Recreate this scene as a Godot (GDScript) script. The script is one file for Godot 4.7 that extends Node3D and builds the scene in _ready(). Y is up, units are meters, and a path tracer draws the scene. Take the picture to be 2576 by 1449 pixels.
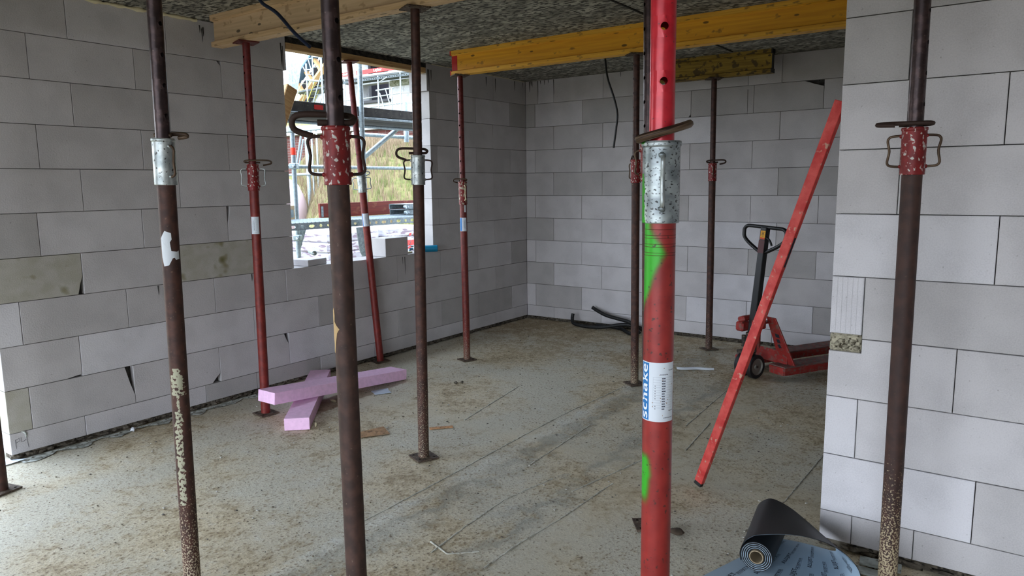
extends Node3D

var M := {}
var used := {}
var rng := RandomNumberGenerator.new()
var EYE := Vector3(4.6338, 1.5386, 6.8154)

func _ready() -> void:
	rng.seed = 7
	setup_view()
	make_materials()
	build_shell()
	build_floor()
	build_props()
	build_beams()
	build_window_things()
	build_floor_things()
	build_truck()
	build_roll()
	build_outside()

# ------------------------------------------------------------------ view and light
func setup_view() -> void:
	var cam := Camera3D.new()
	cam.name = "camera"
	cam.fov = rad_to_deg(2.0 * atan(724.5 / 1813.33))
	cam.near = 0.05
	cam.far = 200.0
	cam.basis = Basis.from_euler(Vector3(deg_to_rad(-8.2247), deg_to_rad(35.42616), deg_to_rad(-0.66737)), EULER_ORDER_YXZ)
	cam.position = EYE
	add_child(cam)
	cam.current = true
	var env := Environment.new()
	env.background_mode = Environment.BG_SKY
	var sky := Sky.new()
	var sm := ProceduralSkyMaterial.new()
	sm.sky_top_color = Color(0.86, 0.92, 1.0)
	sm.sky_horizon_color = Color(0.93, 0.96, 1.0)
	sm.ground_horizon_color = Color(0.50, 0.48, 0.44)
	sm.ground_bottom_color = Color(0.36, 0.34, 0.30)
	sm.sky_energy_multiplier = 1.0
	sm.ground_energy_multiplier = 0.6
	sky.sky_material = sm
	env.sky = sky
	env.background_energy_multiplier = 1.0
	env.ambient_light_source = Environment.AMBIENT_SOURCE_SKY
	env.tonemap_mode = Environment.TONE_MAPPER_LINEAR
	env.tonemap_exposure = 10.5
	env.sdfgi_enabled = true
	env.ssao_enabled = true
	env.ssil_enabled = true
	var we := WorldEnvironment.new()
	we.name = "world_environment"
	we.environment = env
	add_child(we)

# ------------------------------------------------------------------ naming and nodes
func numbered(called: String) -> String:
	if not used.has(called):
		used[called] = 0
		return called
	used[called] += 1
	return "%s_%03d" % [called, used[called]]

func tag(o: Node, label: String, category: String, group := "") -> void:
	o.set_meta("label", label)
	o.set_meta("category", category)
	if group != "":
		o.set_meta("group", group)

func thing(called: String, label: String, category: String, at := Vector3.ZERO, b := Basis.IDENTITY, group := "") -> Node3D:
	var o := Node3D.new()
	o.name = numbered(called)
	add_child(o)
	o.transform = Transform3D(b, at)
	tag(o, label, category, group)
	return o

func setting(called: String, at := Vector3.ZERO, b := Basis.IDENTITY) -> Node3D:
	var o := Node3D.new()
	o.name = called
	add_child(o)
	o.transform = Transform3D(b, at)
	o.set_meta("kind", "structure")
	return o

func tool() -> SurfaceTool:
	var st := SurfaceTool.new()
	st.begin(Mesh.PRIMITIVE_TRIANGLES)
	return st

func mesh_of(st: SurfaceTool) -> ArrayMesh:
	st.generate_normals()
	return st.commit()

func part(called: String, st: SurfaceTool, mat: Material, parent: Node, xf := Transform3D.IDENTITY) -> MeshInstance3D:
	return put(called, mesh_of(st), mat, parent, xf)

func put(called: String, mesh: Mesh, mat: Material, parent: Node, xf := Transform3D.IDENTITY) -> MeshInstance3D:
	var o := MeshInstance3D.new()
	o.name = called
	o.mesh = mesh
	o.material_override = mat
	o.transform = xf
	o.cast_shadow = GeometryInstance3D.SHADOW_CASTING_SETTING_ON
	parent.add_child(o, true)
	return o

func one(called: String, st: SurfaceTool, mat: Material, label: String, category: String, xf := Transform3D.IDENTITY, group := "") -> MeshInstance3D:
	var o := part(numbered(called), st, mat, self, xf)
	tag(o, label, category, group)
	return o

# ------------------------------------------------------------------ shapes
func tri(st: SurfaceTool, a: Vector3, b: Vector3, c: Vector3, ua := Vector2.ZERO, ub := Vector2.ZERO, uc := Vector2.ZERO) -> void:
	st.set_uv(ua); st.add_vertex(a)
	st.set_uv(ub); st.add_vertex(b)
	st.set_uv(uc); st.add_vertex(c)

# a, b, c, d run counter-clockwise when seen from the front; written out clockwise
func quad(st: SurfaceTool, a: Vector3, b: Vector3, c: Vector3, d: Vector3, ua := Vector2.ZERO, ub := Vector2.ZERO, uc := Vector2.ZERO, ud := Vector2.ZERO) -> void:
	tri(st, a, c, b, ua, uc, ub)
	tri(st, a, d, c, ua, ud, uc)

func fuv(p: Vector3, axis: int) -> Vector2:
	if axis == 0:
		return Vector2(p.z, p.y)
	if axis == 1:
		return Vector2(p.x, p.z)
	return Vector2(p.x, p.y)

# chamfered box centred on xf; uv in metres on the face's plane
func box(st: SurfaceTool, size: Vector3, xf := Transform3D.IDENTITY, bev := 0.0) -> void:
	st.set_smooth_group(-1)
	var h := size * 0.5
	var i := h - Vector3(bev, bev, bev)
	for ax in 3:
		for s in [-1.0, 1.0]:
			var u := (ax + 1) % 3
			var v := (ax + 2) % 3
			var pts := []
			for k in [[-1, -1], [1, -1], [1, 1], [-1, 1]]:
				var p := Vector3.ZERO
				p[ax] = h[ax] * s
				p[u] = i[u] * k[0]
				p[v] = i[v] * k[1]
				pts.append(p)
			if s < 0:
				pts.reverse()
			quad(st, xf * pts[0], xf * pts[1], xf * pts[2], xf * pts[3], fuv(pts[0], ax), fuv(pts[1], ax), fuv(pts[2], ax), fuv(pts[3], ax))
	if bev <= 0.0:
		return
	for ax in 3:
		var u := (ax + 1) % 3
		var v := (ax + 2) % 3
		for k in [[1, 1], [-1, 1], [-1, -1], [1, -1]]:
			var pts := []
			for e in [[-1, 0], [1, 0], [1, 1], [-1, 1]]:
				var p := Vector3.ZERO
				p[ax] = i[ax] * e[0]
				p[u] = (h[u] if e[1] == 0 else i[u]) * k[0]
				p[v] = (i[v] if e[1] == 0 else h[v]) * k[1]
				pts.append(p)
			if k[0] * k[1] > 0:
				pts.reverse()
			quad(st, xf * pts[0], xf * pts[3], xf * pts[2], xf * pts[1], fuv(pts[0], u), fuv(pts[3], u), fuv(pts[2], u), fuv(pts[1], u))
	for sx in [-1.0, 1.0]:
		for sy in [-1.0, 1.0]:
			for sz in [-1.0, 1.0]:
				var a := Vector3(h.x * sx, i.y * sy, i.z * sz)
				var b := Vector3(i.x * sx, h.y * sy, i.z * sz)
				var c := Vector3(i.x * sx, i.y * sy, h.z * sz)
				if sx * sy * sz > 0:
					tri(st, xf * a, xf * c, xf * b)
				else:
					tri(st, xf * a, xf * b, xf * c)

# polygon (x, y; counter-clockwise) from z = -depth to z = 0, front edge chamfered
func prism(st: SurfaceTool, poly: PackedVector2Array, depth: float, xf := Transform3D.IDENTITY, bev := 0.0) -> void:
	st.set_smooth_group(-1)
	var n := poly.size()
	var inner := PackedVector2Array()
	for k in n:
		var p := poly[k]
		if bev > 0.0:
			var d0 := (p - poly[(k + n - 1) % n]).normalized()
			var d1 := (poly[(k + 1) % n] - p).normalized()
			var nn := Vector2(-d0.y, d0.x) + Vector2(-d1.y, d1.x)
			var dn: float = max(nn.dot(Vector2(-d0.y, d0.x)), 0.4)
			p += nn * (bev / dn)
		inner.append(p)
	var idx := Geometry2D.triangulate_polygon(poly)
	for k in range(0, idx.size(), 3):
		var a := inner[idx[k]]
		var b := inner[idx[k + 1]]
		var c := inner[idx[k + 2]]
		if (b - a).cross(c - a) < 0:
			var t := b; b = c; c = t
		tri(st, xf * Vector3(a.x, a.y, 0), xf * Vector3(c.x, c.y, 0), xf * Vector3(b.x, b.y, 0), a, c, b)
		a = poly[idx[k]]; b = poly[idx[k + 1]]; c = poly[idx[k + 2]]
		if (b - a).cross(c - a) < 0:
			var t := b; b = c; c = t
		tri(st, xf * Vector3(a.x, a.y, -depth), xf * Vector3(b.x, b.y, -depth), xf * Vector3(c.x, c.y, -depth), a, b, c)
	for k in n:
		var p := poly[k]
		var q := poly[(k + 1) % n]
		var pi := inner[k]
		var qi := inner[(k + 1) % n]
		if bev > 0.0:
			quad(st, xf * Vector3(p.x, p.y, -bev), xf * Vector3(q.x, q.y, -bev), xf * Vector3(qi.x, qi.y, 0), xf * Vector3(pi.x, pi.y, 0), p, q, qi, pi)
		quad(st, xf * Vector3(p.x, p.y, -depth), xf * Vector3(q.x, q.y, -depth), xf * Vector3(q.x, q.y, -bev), xf * Vector3(p.x, p.y, -bev), p, q, q + Vector2(0, depth), p + Vector2(0, depth))

# swept tube; r may be a float or an array of radii
func tube(st: SurfaceTool, pts: Array, r, n := 10, caps := true, group := 1) -> void:
	var m := pts.size()
	var rings := []
	var t0: Vector3 = (pts[1] - pts[0]).normalized()
	var side := t0.cross(Vector3.UP)
	if side.length() < 0.1:
		side = t0.cross(Vector3.RIGHT)
	side = side.normalized()
	var run := 0.0
	var lens := []
	for k in m:
		var t: Vector3
		if k == 0:
			t = t0
		elif k == m - 1:
			t = (pts[k] - pts[k - 1]).normalized()
		else:
			t = ((pts[k + 1] - pts[k]).normalized() + (pts[k] - pts[k - 1]).normalized()).normalized()
		if k > 0:
			run += (pts[k] - pts[k - 1]).length()
		lens.append(run)
		side = (side - t * side.dot(t)).normalized()
		var up := t.cross(side)
		var ring := []
		var rr: float = r[k] if r is Array else r
		for j in n + 1:
			var a := TAU * j / n
			ring.append(pts[k] + (side * cos(a) + up * sin(a)) * rr)
		rings.append(ring)
	st.set_smooth_group(group)
	for k in m - 1:
		for j in n:
			quad(st, rings[k][j], rings[k][j + 1], rings[k + 1][j + 1], rings[k + 1][j], Vector2(float(j) / n, lens[k]), Vector2(float(j + 1) / n, lens[k]), Vector2(float(j + 1) / n, lens[k + 1]), Vector2(float(j) / n, lens[k + 1]))
	if caps:
		st.set_smooth_group(-1)
		for j in n:
			tri(st, pts[0], rings[0][j], rings[0][j + 1])
			tri(st, pts[m - 1], rings[m - 1][j + 1], rings[m - 1][j])

# profile of (radius, height) turned about y; angle 0 looks along +z, uv.x 0.5 is the front
func lathe(st: SurfaceTool, prof: Array, n := 24, xf := Transform3D.IDENTITY, v_scale := 1.0) -> void:
	var g := 2
	for k in prof.size() - 1:
		st.set_smooth_group(g)
		g += 1
		var a: Vector2 = prof[k]
		var b: Vector2 = prof[k + 1]
		for j in n:
			var f0 := -PI + TAU * j / n
			var f1 := -PI + TAU * (j + 1) / n
			quad(st, xf * Vector3(sin(f0) * a.x, a.y, cos(f0) * a.x), xf * Vector3(sin(f1) * a.x, a.y, cos(f1) * a.x), xf * Vector3(sin(f1) * b.x, b.y, cos(f1) * b.x), xf * Vector3(sin(f0) * b.x, b.y, cos(f0) * b.x),
				Vector2(float(j) / n, a.y * v_scale), Vector2(float(j + 1) / n, a.y * v_scale), Vector2(float(j + 1) / n, b.y * v_scale), Vector2(float(j) / n, b.y * v_scale))

# a cell of a surface with a round or slotted hole; f maps (u, v) to space
func holed(st: SurfaceTool, f: Callable, u0: float, v0: float, u1: float, v1: float, cu: float, cv: float, ru: float, rv: float, n := 16) -> void:
	var outer := []
	var inner := []
	for j in n:
		var a := TAU * j / n
		var d := Vector2(cos(a), sin(a))
		inner.append(Vector2(cu + d.x * ru, cv + d.y * rv))
		var tx: float = (u1 - cu) / d.x if d.x > 1e-6 else ((u0 - cu) / d.x if d.x < -1e-6 else 1e9)
		var ty: float = (v1 - cv) / d.y if d.y > 1e-6 else ((v0 - cv) / d.y if d.y < -1e-6 else 1e9)
		outer.append(Vector2(cu, cv) + d * min(tx, ty))
	for j in n:
		var k := (j + 1) % n
		quad(st, f.call(inner[j]), f.call(outer[j]), f.call(outer[k]), f.call(inner[k]), inner[j], outer[j], outer[k], inner[k])
		# the corner between two boundary points on different sides
		var o0: Vector2 = outer[j]
		var o1: Vector2 = outer[k]
		if abs(o0.x - o1.x) > 1e-7 and abs(o0.y - o1.y) > 1e-7:
			var c := Vector2(o0.x if (is_equal_approx(o0.x, u0) or is_equal_approx(o0.x, u1)) else o1.x, o0.y if (is_equal_approx(o0.y, v0) or is_equal_approx(o0.y, v1)) else o1.y)
			tri(st, f.call(o0), f.call(o1), f.call(c), o0, o1, c)

func cell(st: SurfaceTool, f: Callable, u0: float, v0: float, u1: float, v1: float, nu := 1) -> void:
	for j in nu:
		var a := lerpf(u0, u1, float(j) / nu)
		var b := lerpf(u0, u1, float(j + 1) / nu)
		quad(st, f.call(Vector2(a, v0)), f.call(Vector2(b, v0)), f.call(Vector2(b, v1)), f.call(Vector2(a, v1)), Vector2(a, v0), Vector2(b, v0), Vector2(b, v1), Vector2(a, v1))

func blob(st: SurfaceTool, c: Vector3, size: Vector3, lump: float, seed_: int, nu := 8, nv := 5) -> void:
	var r := RandomNumberGenerator.new()
	r.seed = seed_
	var g := []
	for j in nv + 1:
		var row := []
		var th := PI * j / nv
		for k in nu:
			var ph := TAU * k / nu
			var q := 1.0 + r.randf_range(-lump, lump)
			if j == 0 or j == nv:
				q = 1.0
			row.append(c + Vector3(sin(th) * cos(ph), cos(th), sin(th) * sin(ph)) * size * q)
		g.append(row)
	st.set_smooth_group(1)
	for j in nv:
		for k in nu:
			var l := (k + 1) % nu
			quad(st, g[j + 1][l], g[j + 1][k], g[j][k], g[j][l])

# lettering: triangles of a TextMesh, scaled to a height, mapped through f (x to the right, y up, from the text's centre)
func letters(st: SurfaceTool, text: String, height: float, f: Callable, stretch := 1.0, slant := 0.0, weight := 700, face := "Droid Sans", fit := 0.0) -> float:
	var font := SystemFont.new()
	font.font_names = PackedStringArray([face])
	font.font_weight = weight
	var tm := TextMesh.new()
	tm.font = font
	tm.text = text
	tm.font_size = 64
	tm.pixel_size = 0.01
	tm.depth = 0.0
	tm.curve_step = 4.0
	var arr := tm.surface_get_arrays(0)
	var vs: PackedVector3Array = arr[Mesh.ARRAY_VERTEX]
	var ix: PackedInt32Array = arr[Mesh.ARRAY_INDEX]
	var lo := Vector3(1e9, 1e9, 0)
	var hi := -lo
	for v in vs:
		lo = lo.min(v)
		hi = hi.max(v)
	var k := height / 0.46
	var mid := (lo + hi) * 0.5
	if fit > 0.0:
		stretch = fit / ((hi.x - lo.x) * k)
	st.set_smooth_group(-1)
	for j in range(0, ix.size(), 3):
		var ps := []
		for e in 3:
			var v := (vs[ix[j + e]] - mid) * k
			ps.append(f.call(Vector2(v.x * stretch + v.y * slant, v.y)))
		tri(st, ps[0], ps[1], ps[2])
	return (hi.x - lo.x) * k * stretch

# ------------------------------------------------------------------ pictures made of noise
func noise_bytes(w: int, h: int, seed_: int, freq: float, oct := 3, kind := FastNoiseLite.TYPE_SIMPLEX_SMOOTH, seamless := true, sx := 1) -> PackedByteArray:
	var n := FastNoiseLite.new()
	n.seed = seed_
	n.noise_type = kind
	n.frequency = freq
	n.fractal_octaves = oct
	if oct <= 1:
		n.fractal_type = FastNoiseLite.FRACTAL_NONE
	var im: Image
	if seamless:
		im = n.get_seamless_image(w / sx, h)
	else:
		im = n.get_image(w / sx, h)
	if sx > 1:
		im.resize(w, h, Image.INTERPOLATE_CUBIC)
	im.convert(Image.FORMAT_L8)
	return im.get_data()

func picture(w: int, h: int, d: PackedByteArray) -> ImageTexture:
	return ImageTexture.create_from_image(Image.create_from_data(w, h, false, Image.FORMAT_RGB8, d))

func relief(w: int, h: int, d: PackedByteArray, strength: float) -> ImageTexture:
	var im := Image.create_from_data(w, h, false, Image.FORMAT_L8, d)
	im.bump_map_to_normal_map(strength)
	return ImageTexture.create_from_image(im)

func mat(c: Color, rough := 0.8, metal := 0.0, tex: Texture2D = null, normal: Texture2D = null, nscale := 1.0) -> StandardMaterial3D:
	var m := StandardMaterial3D.new()
	m.albedo_color = c
	m.roughness = rough
	m.metallic = metal
	if tex:
		m.albedo_texture = tex
	if normal:
		m.normal_enabled = true
		m.normal_texture = normal
		m.normal_scale = nscale
	return m

func world_mapped(m: StandardMaterial3D, per_metre: float) -> StandardMaterial3D:
	m.uv1_triplanar = true
	m.uv1_world_triplanar = true
	m.uv1_scale = Vector3.ONE * per_metre
	return m

func mapped(m: StandardMaterial3D, su: float, sv: float, ou := 0.0) -> StandardMaterial3D:
	m.uv1_scale = Vector3(su, sv, 1)
	m.uv1_offset = Vector3(ou, ou * 0.7, 0)
	return m

# two colours mixed by noise, with specks of a third where a finer noise runs high
func mottled(w: int, h: int, seed_: int, f1: float, c0: Color, c1: Color, f2: float, c2: Color, thr: float, grain := 0.06, soft := 0.06, sx := 1) -> ImageTexture:
	var a := noise_bytes(w, h, seed_, f1, 4, FastNoiseLite.TYPE_SIMPLEX_SMOOTH, true, sx)
	var b := noise_bytes(w, h, seed_ + 11, f2, 3, FastNoiseLite.TYPE_SIMPLEX_SMOOTH, true, sx)
	var g := noise_bytes(w, h, seed_ + 23, 0.35, 1)
	var d := PackedByteArray()
	d.resize(w * h * 3)
	for k in w * h:
		var t := clampf((a[k] / 255.0 - 0.25) * 2.0, 0.0, 1.0)
		var s := clampf((b[k] / 255.0 - thr) / soft, 0.0, 1.0)
		var q := 1.0 + (g[k] / 255.0 - 0.5) * 2.0 * grain
		d[k * 3] = int(clampf(lerpf(lerpf(c0.r, c1.r, t), c2.r, s) * q, 0, 1) * 255)
		d[k * 3 + 1] = int(clampf(lerpf(lerpf(c0.g, c1.g, t), c2.g, s) * q, 0, 1) * 255)
		d[k * 3 + 2] = int(clampf(lerpf(lerpf(c0.b, c1.b, t), c2.b, s) * q, 0, 1) * 255)
	return picture(w, h, d)

# wood: grain runs along u
func wood(seed_: int, c0: Color, c1: Color, dirt: Color, dirt_thr: float, knots: int) -> ImageTexture:
	var w := 1024
	var h := 256
	var a := noise_bytes(w, h, seed_, 0.05, 3, FastNoiseLite.TYPE_SIMPLEX_SMOOTH, true, 16)
	var b := noise_bytes(w, h, seed_ + 5, 0.012, 4)
	var r := RandomNumberGenerator.new()
	r.seed = seed_
	var ks := []
	for k in knots:
		ks.append(Vector3(r.randf() * w, r.randf() * h, r.randf_range(5, 11)))
	var d := PackedByteArray()
	d.resize(w * h * 3)
	for y in h:
		for x in w:
			var k := y * w + x
			var t := clampf((a[k] / 255.0 - 0.2) * 1.6, 0.0, 1.0)
			var c := c0.lerp(c1, t)
			var s := clampf((b[k] / 255.0 - dirt_thr) / 0.12, 0.0, 1.0)
			c = c.lerp(dirt, s * 0.8)
			d[k * 3] = int(c.r * 255)
			d[k * 3 + 1] = int(c.g * 255)
			d[k * 3 + 2] = int(c.b * 255)
	var im := Image.create_from_data(w, h, false, Image.FORMAT_RGB8, d)
	for q in ks:
		for yy in range(-int(q.z) * 1, int(q.z) + 1):
			for xx in range(-int(q.z) * 2, int(q.z) * 2 + 1):
				var e = Vector2(xx * 0.6, yy).length() / q.z
				if e < 1.0:
					var px := posmod(int(q.x) + xx, w)
					var py := posmod(int(q.y) + yy, h)
					im.set_pixel(px, py, im.get_pixel(px, py).lerp(c1.darkened(0.55), clampf((1.0 - e) * 2.5, 0, 0.85)))
	return ImageTexture.create_from_image(im)

# skin of a prop tube: u round the tube (0.5 faces the viewer's side), v up it
func skin(seed_: int, c0: Color, c1: Color, spots: Color, spot_thr: float, splash := Color.WHITE, splash_low := -1.0, splash_high := 1.0, extra = null, h := 1024, f2 := 0.09) -> ImageTexture:
	var w := 128
	var a := noise_bytes(w, h, seed_, 0.025, 4)
	var b := noise_bytes(w, h, seed_ + 3, f2, 3)
	var c := noise_bytes(w, h, seed_ + 9, 0.16, 2)
	var d := PackedByteArray()
	d.resize(w * h * 3)
	for y in h:
		var v := float(y) / h
		var thr := 2.0
		if splash_low >= 0.0 and v < splash_high:
			thr = lerpf(splash_low, 0.92, v / splash_high)
		for x in w:
			var k := y * w + x
			var col := c0.lerp(c1, clampf((a[k] / 255.0 - 0.25) * 2.0, 0, 1))
			var s := clampf((b[k] / 255.0 - spot_thr) / 0.05, 0.0, 1.0)
			col = col.lerp(spots, s)
			if thr < 1.5:
				col = col.lerp(splash, clampf((c[k] / 255.0 - thr) / 0.06, 0.0, 1.0))
			if extra != null:
				col = extra.call(float(x) / w, v, col, a[k] / 255.0, b[k] / 255.0)
			d[k * 3] = int(clampf(col.r, 0, 1) * 255)
			d[k * 3 + 1] = int(clampf(col.g, 0, 1) * 255)
			d[k * 3 + 2] = int(clampf(col.b, 0, 1) * 255)
	return picture(w, h, d)

func make_materials() -> void:
	# aerated concrete blocks
	var bt := mottled(512, 512, 3, 0.006, Color(0.95, 0.95, 0.95), Color(1, 1, 1), 0.09, Color(0.80, 0.79, 0.78), 0.86, 0.035, 0.05)
	var bn := relief(512, 512, noise_bytes(512, 512, 91, 0.2, 2), 1.5)
	var tones := [Color(0.772, 0.757, 0.757), Color(0.747, 0.732, 0.730), Color(0.797, 0.783, 0.786), Color(0.700, 0.686, 0.678), Color(0.832, 0.822, 0.832)]
	M.block = []
	for c in tones:
		M.block.append(world_mapped(mat(c, 0.92, 0.0, bt, bn, 0.25), 0.9))
	var moss := mottled(512, 512, 31, 0.010, Color(0.69, 0.675, 0.62), Color(0.74, 0.725, 0.69), 0.0065, Color(0.44, 0.42, 0.27), 0.70, 0.04, 0.30)
	M.moss = world_mapped(mat(Color(0.96, 0.96, 0.96), 0.95, 0.0, moss, bn, 0.3), 1.35)
	M.core = world_mapped(mat(Color(0.30, 0.29, 0.28), 0.95, 0.0, mottled(256, 256, 77, 0.03, Color(0.7, 0.7, 0.7), Color(1, 1, 1), 0.1, Color(0.5, 0.5, 0.5), 0.7)), 1.5)
	M.mortar = world_mapped(mat(Color(0.44, 0.41, 0.36), 0.95, 0.0, mottled(256, 256, 78, 0.03, Color(0.6, 0.58, 0.55), Color(1, 1, 1), 0.05, Color(0.35, 0.33, 0.3), 0.62), relief(256, 256, noise_bytes(256, 256, 12, 0.06, 4), 4.0), 1.0), 1.6)
	M.drip = mat(Color(0.23, 0.22, 0.21), 0.9)
	M.foam = mat(Color(0.86, 0.82, 0.68), 0.85)
	M.smear = world_mapped(mat(Color(0.80, 0.82, 0.80), 0.8, 0.0, mottled(256, 256, 79, 0.03, Color(0.7, 0.7, 0.68), Color(1, 1, 1), 0.05, Color(0.5, 0.48, 0.44), 0.66)), 2.0)
	# concrete slab overhead
	var ct := mottled(1024, 1024, 51, 0.012, Color(0.47, 0.46, 0.42), Color(0.70, 0.685, 0.63), 0.05, Color(0.27, 0.265, 0.24), 0.52, 0.08, 0.10, 2)
	M.slab = world_mapped(mat(Color(1, 1, 1), 0.9, 0.0, ct, relief(512, 512, noise_bytes(512, 512, 14, 0.08, 4), 2.0), 0.5), 0.55)
	M.slab_edge = world_mapped(mat(Color(0.24, 0.225, 0.20), 0.95, 0.0, mottled(256, 256, 55, 0.03, Color(0.6, 0.6, 0.6), Color(1, 1, 1), 0.06, Color(0.4, 0.4, 0.4), 0.6)), 2.0)
	# timber
	M.pine = mapped(mat(Color(1, 1, 1), 0.75, 0.0, wood(61, Color(0.84, 0.73, 0.59), Color(0.78, 0.67, 0.53), Color(0.66, 0.55, 0.42), 0.72, 9)), 0.55, 3.0)
	M.pine_flange = mapped(mat(Color(1, 1, 1), 0.75, 0.0, wood(62, Color(0.86, 0.74, 0.58), Color(0.77, 0.64, 0.48), Color(0.60, 0.49, 0.36), 0.71, 16)), 0.55, 5.0, 0.3)
	M.yellow = mapped(mat(Color(1, 1, 1), 0.6, 0.0, wood(63, Color(0.93, 0.68, 0.14), Color(0.86, 0.60, 0.11), Color(0.55, 0.38, 0.12), 0.80, 6)), 0.5, 3.0)
	M.yellow_flange = mapped(mat(Color(1, 1, 1), 0.6, 0.0, wood(64, Color(0.93, 0.71, 0.24), Color(0.85, 0.61, 0.16), Color(0.55, 0.40, 0.16), 0.80, 6)), 0.5, 5.0, 0.4)
	M.olive = mapped(mat(Color(1, 1, 1), 0.7, 0.0, wood(65, Color(0.66, 0.54, 0.20), Color(0.52, 0.41, 0.13), Color(0.28, 0.22, 0.10), 0.58, 6)), 0.8, 3.0)
	M.olive_flange = mapped(mat(Color(1, 1, 1), 0.7, 0.0, wood(66, Color(0.62, 0.50, 0.18), Color(0.48, 0.38, 0.13), Color(0.25, 0.20, 0.10), 0.56, 6)), 0.8, 5.0, 0.2)
	M.red_paint = mat(Color(0.72, 0.12, 0.12), 0.6)
	M.black_cap = mat(Color(0.05, 0.05, 0.05), 0.6)
	M.new_timber = mapped(mat(Color(1, 1, 1), 0.75, 0.0, wood(67, Color(0.80, 0.66, 0.46), Color(0.72, 0.56, 0.36), Color(0.62, 0.48, 0.32), 0.75, 5)), 0.6, 4.0)
	# steel
	M.galv = mapped(mat(Color(1, 1, 1), 0.42, 0.75, mottled(256, 256, 71, 0.02, Color(0.60, 0.63, 0.63), Color(0.78, 0.80, 0.79), 0.05, Color(0.26, 0.25, 0.24), 0.78, 0.05)), 1.0, 3.0)
	M.galv_far = world_mapped(mat(Color(1, 1, 1), 0.5, 0.35, mottled(256, 256, 72, 0.03, Color(0.52, 0.57, 0.59), Color(0.62, 0.67, 0.69), 0.06, Color(0.47, 0.51, 0.53), 0.7, 0.05)), 3.0)
	M.worn_red = mapped(mat(Color(1, 1, 1), 0.5, 0.15, mottled(256, 256, 73, 0.02, Color(0.42, 0.07, 0.07), Color(0.52, 0.10, 0.10), 0.05, Color(0.74, 0.73, 0.70), 0.655, 0.06, 0.06)), 1.0, 3.0)
	M.worn_red_pale = mapped(mat(Color(1, 1, 1), 0.55, 0.1, mottled(256, 256, 74, 0.015, Color(0.40, 0.10, 0.09), Color(0.50, 0.13, 0.12), 0.03, Color(0.66, 0.62, 0.54), 0.58, 0.06, 0.08)), 1.0, 3.0)
	M.rusty = mapped(mat(Color(1, 1, 1), 0.6, 0.35, mottled(128, 256, 75, 0.03, Color(0.20, 0.125, 0.10), Color(0.29, 0.19, 0.145), 0.08, Color(0.38, 0.24, 0.16), 0.75)), 1.0, 2.0)
	M.plate = world_mapped(mat(Color(1, 1, 1), 0.8, 0.1, mottled(128, 128, 76, 0.04, Color(0.22, 0.165, 0.13), Color(0.36, 0.30, 0.24), 0.08, Color(0.48, 0.44, 0.38), 0.72)), 5.0)
	M.red_plate = world_mapped(mat(Color(1, 1, 1), 0.6, 0.1, mottled(128, 128, 80, 0.04, Color(0.32, 0.11, 0.10), Color(0.44, 0.16, 0.14), 0.08, Color(0.50, 0.34, 0.28), 0.76)), 5.0)
	M.pin = mat(Color(0.44, 0.39, 0.34), 0.55, 0.5, mottled(64, 64, 81, 0.05, Color(0.6, 0.5, 0.4), Color(1, 0.95, 0.9), 0.1, Color(0.4, 0.3, 0.25), 0.7))
	M.pin_rust = mat(Color(0.21, 0.14, 0.11), 0.7, 0.2)
	M.paper = mat(Color(0.86, 0.88, 0.90), 0.7)
	M.ink = mat(Color(0.10, 0.11, 0.14), 0.8)

# ------------------------------------------------------------------ walls, ceiling
const BED := 0.03
const COURSE0 := 0.155

func row_y(k: int) -> Vector2:
	if k < 0:
		return Vector2(BED, COURSE0)
	return Vector2(COURSE0 + 0.25 * k, COURSE0 + 0.25 * (k + 1))

# one block of masonry as a child of its wall. a..b along the wall in wall coordinates, chips cut its corners
var block_meshes := {}
func block(wall: Node3D, a: float, b: float, y0: float, y1: float, depth: float, m: Material, chips: Array, proud: float) -> void:
	var g := 0.0016
	var w := b - a - 2.0 * g
	var h := y1 - y0 - 2.0 * g
	var poly := PackedVector2Array()
	var corners := [Vector2(a, y0), Vector2(b, y0), Vector2(b, y1), Vector2(a, y1)]
	var cut := false
	for k in 4:
		var c: Vector2 = corners[k]
		var p := Vector2((-0.5 if (k == 0 or k == 3) else 0.5) * w, (-0.5 if k < 2 else 0.5) * h)
		var hit = null
		for ch in chips:
			var sx := 1.0 if (k == 0 or k == 3) else -1.0
			if absf(ch[0] - c.x) < 0.012 and absf(ch[1] - c.y) < 0.012 and signf(ch[2]) == sx:
				hit = ch
		if hit == null:
			poly.append(p)
		else:
			cut = true
			var dx := Vector2(hit[2], 0)
			var dy := Vector2(0, hit[3] * (1.0 if k < 2 else -1.0))
			var e := [p + dx, p + dx * 0.80 + dy * 0.22, p + dx * 0.48 + dy * 0.58, p + dy]
			if k == 0 or k == 2:
				e.reverse()
			for q in e:
				poly.append(q)
	var key := "%.3f_%.3f_%.3f" % [w, h, depth]
	var mesh: Mesh
	if not cut and block_meshes.has(key):
		mesh = block_meshes[key]
	else:
		var st := tool()
		prism(st, poly, depth, Transform3D.IDENTITY, 0.0016)
		mesh = mesh_of(st)
		if not cut:
			block_meshes[key] = mesh
	put("block", mesh, m, wall, Transform3D(Basis.IDENTITY, Vector3((a + b) * 0.5, (y0 + y1) * 0.5, proud)))

func tone(r: RandomNumberGenerator) -> Material:
	var t := r.randf()
	return M.block[0 if t < 0.36 else (1 if t < 0.60 else (2 if t < 0.84 else (3 if t < 0.94 else 4)))]

func lay(wall: Node3D, k: int, joints: Array, depth: float, r: RandomNumberGenerator, chips := [], special := {}) -> void:
	var y := row_y(k)
	for j in joints.size() - 1:
		var m := tone(r)
		var id := "%d/%d" % [k, j]
		if special.has(id):
			m = special[id]
		block(wall, joints[j], joints[j + 1], y.x, y.y, depth, m, chips, r.randf_range(-0.0012, 0.0012))

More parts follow.
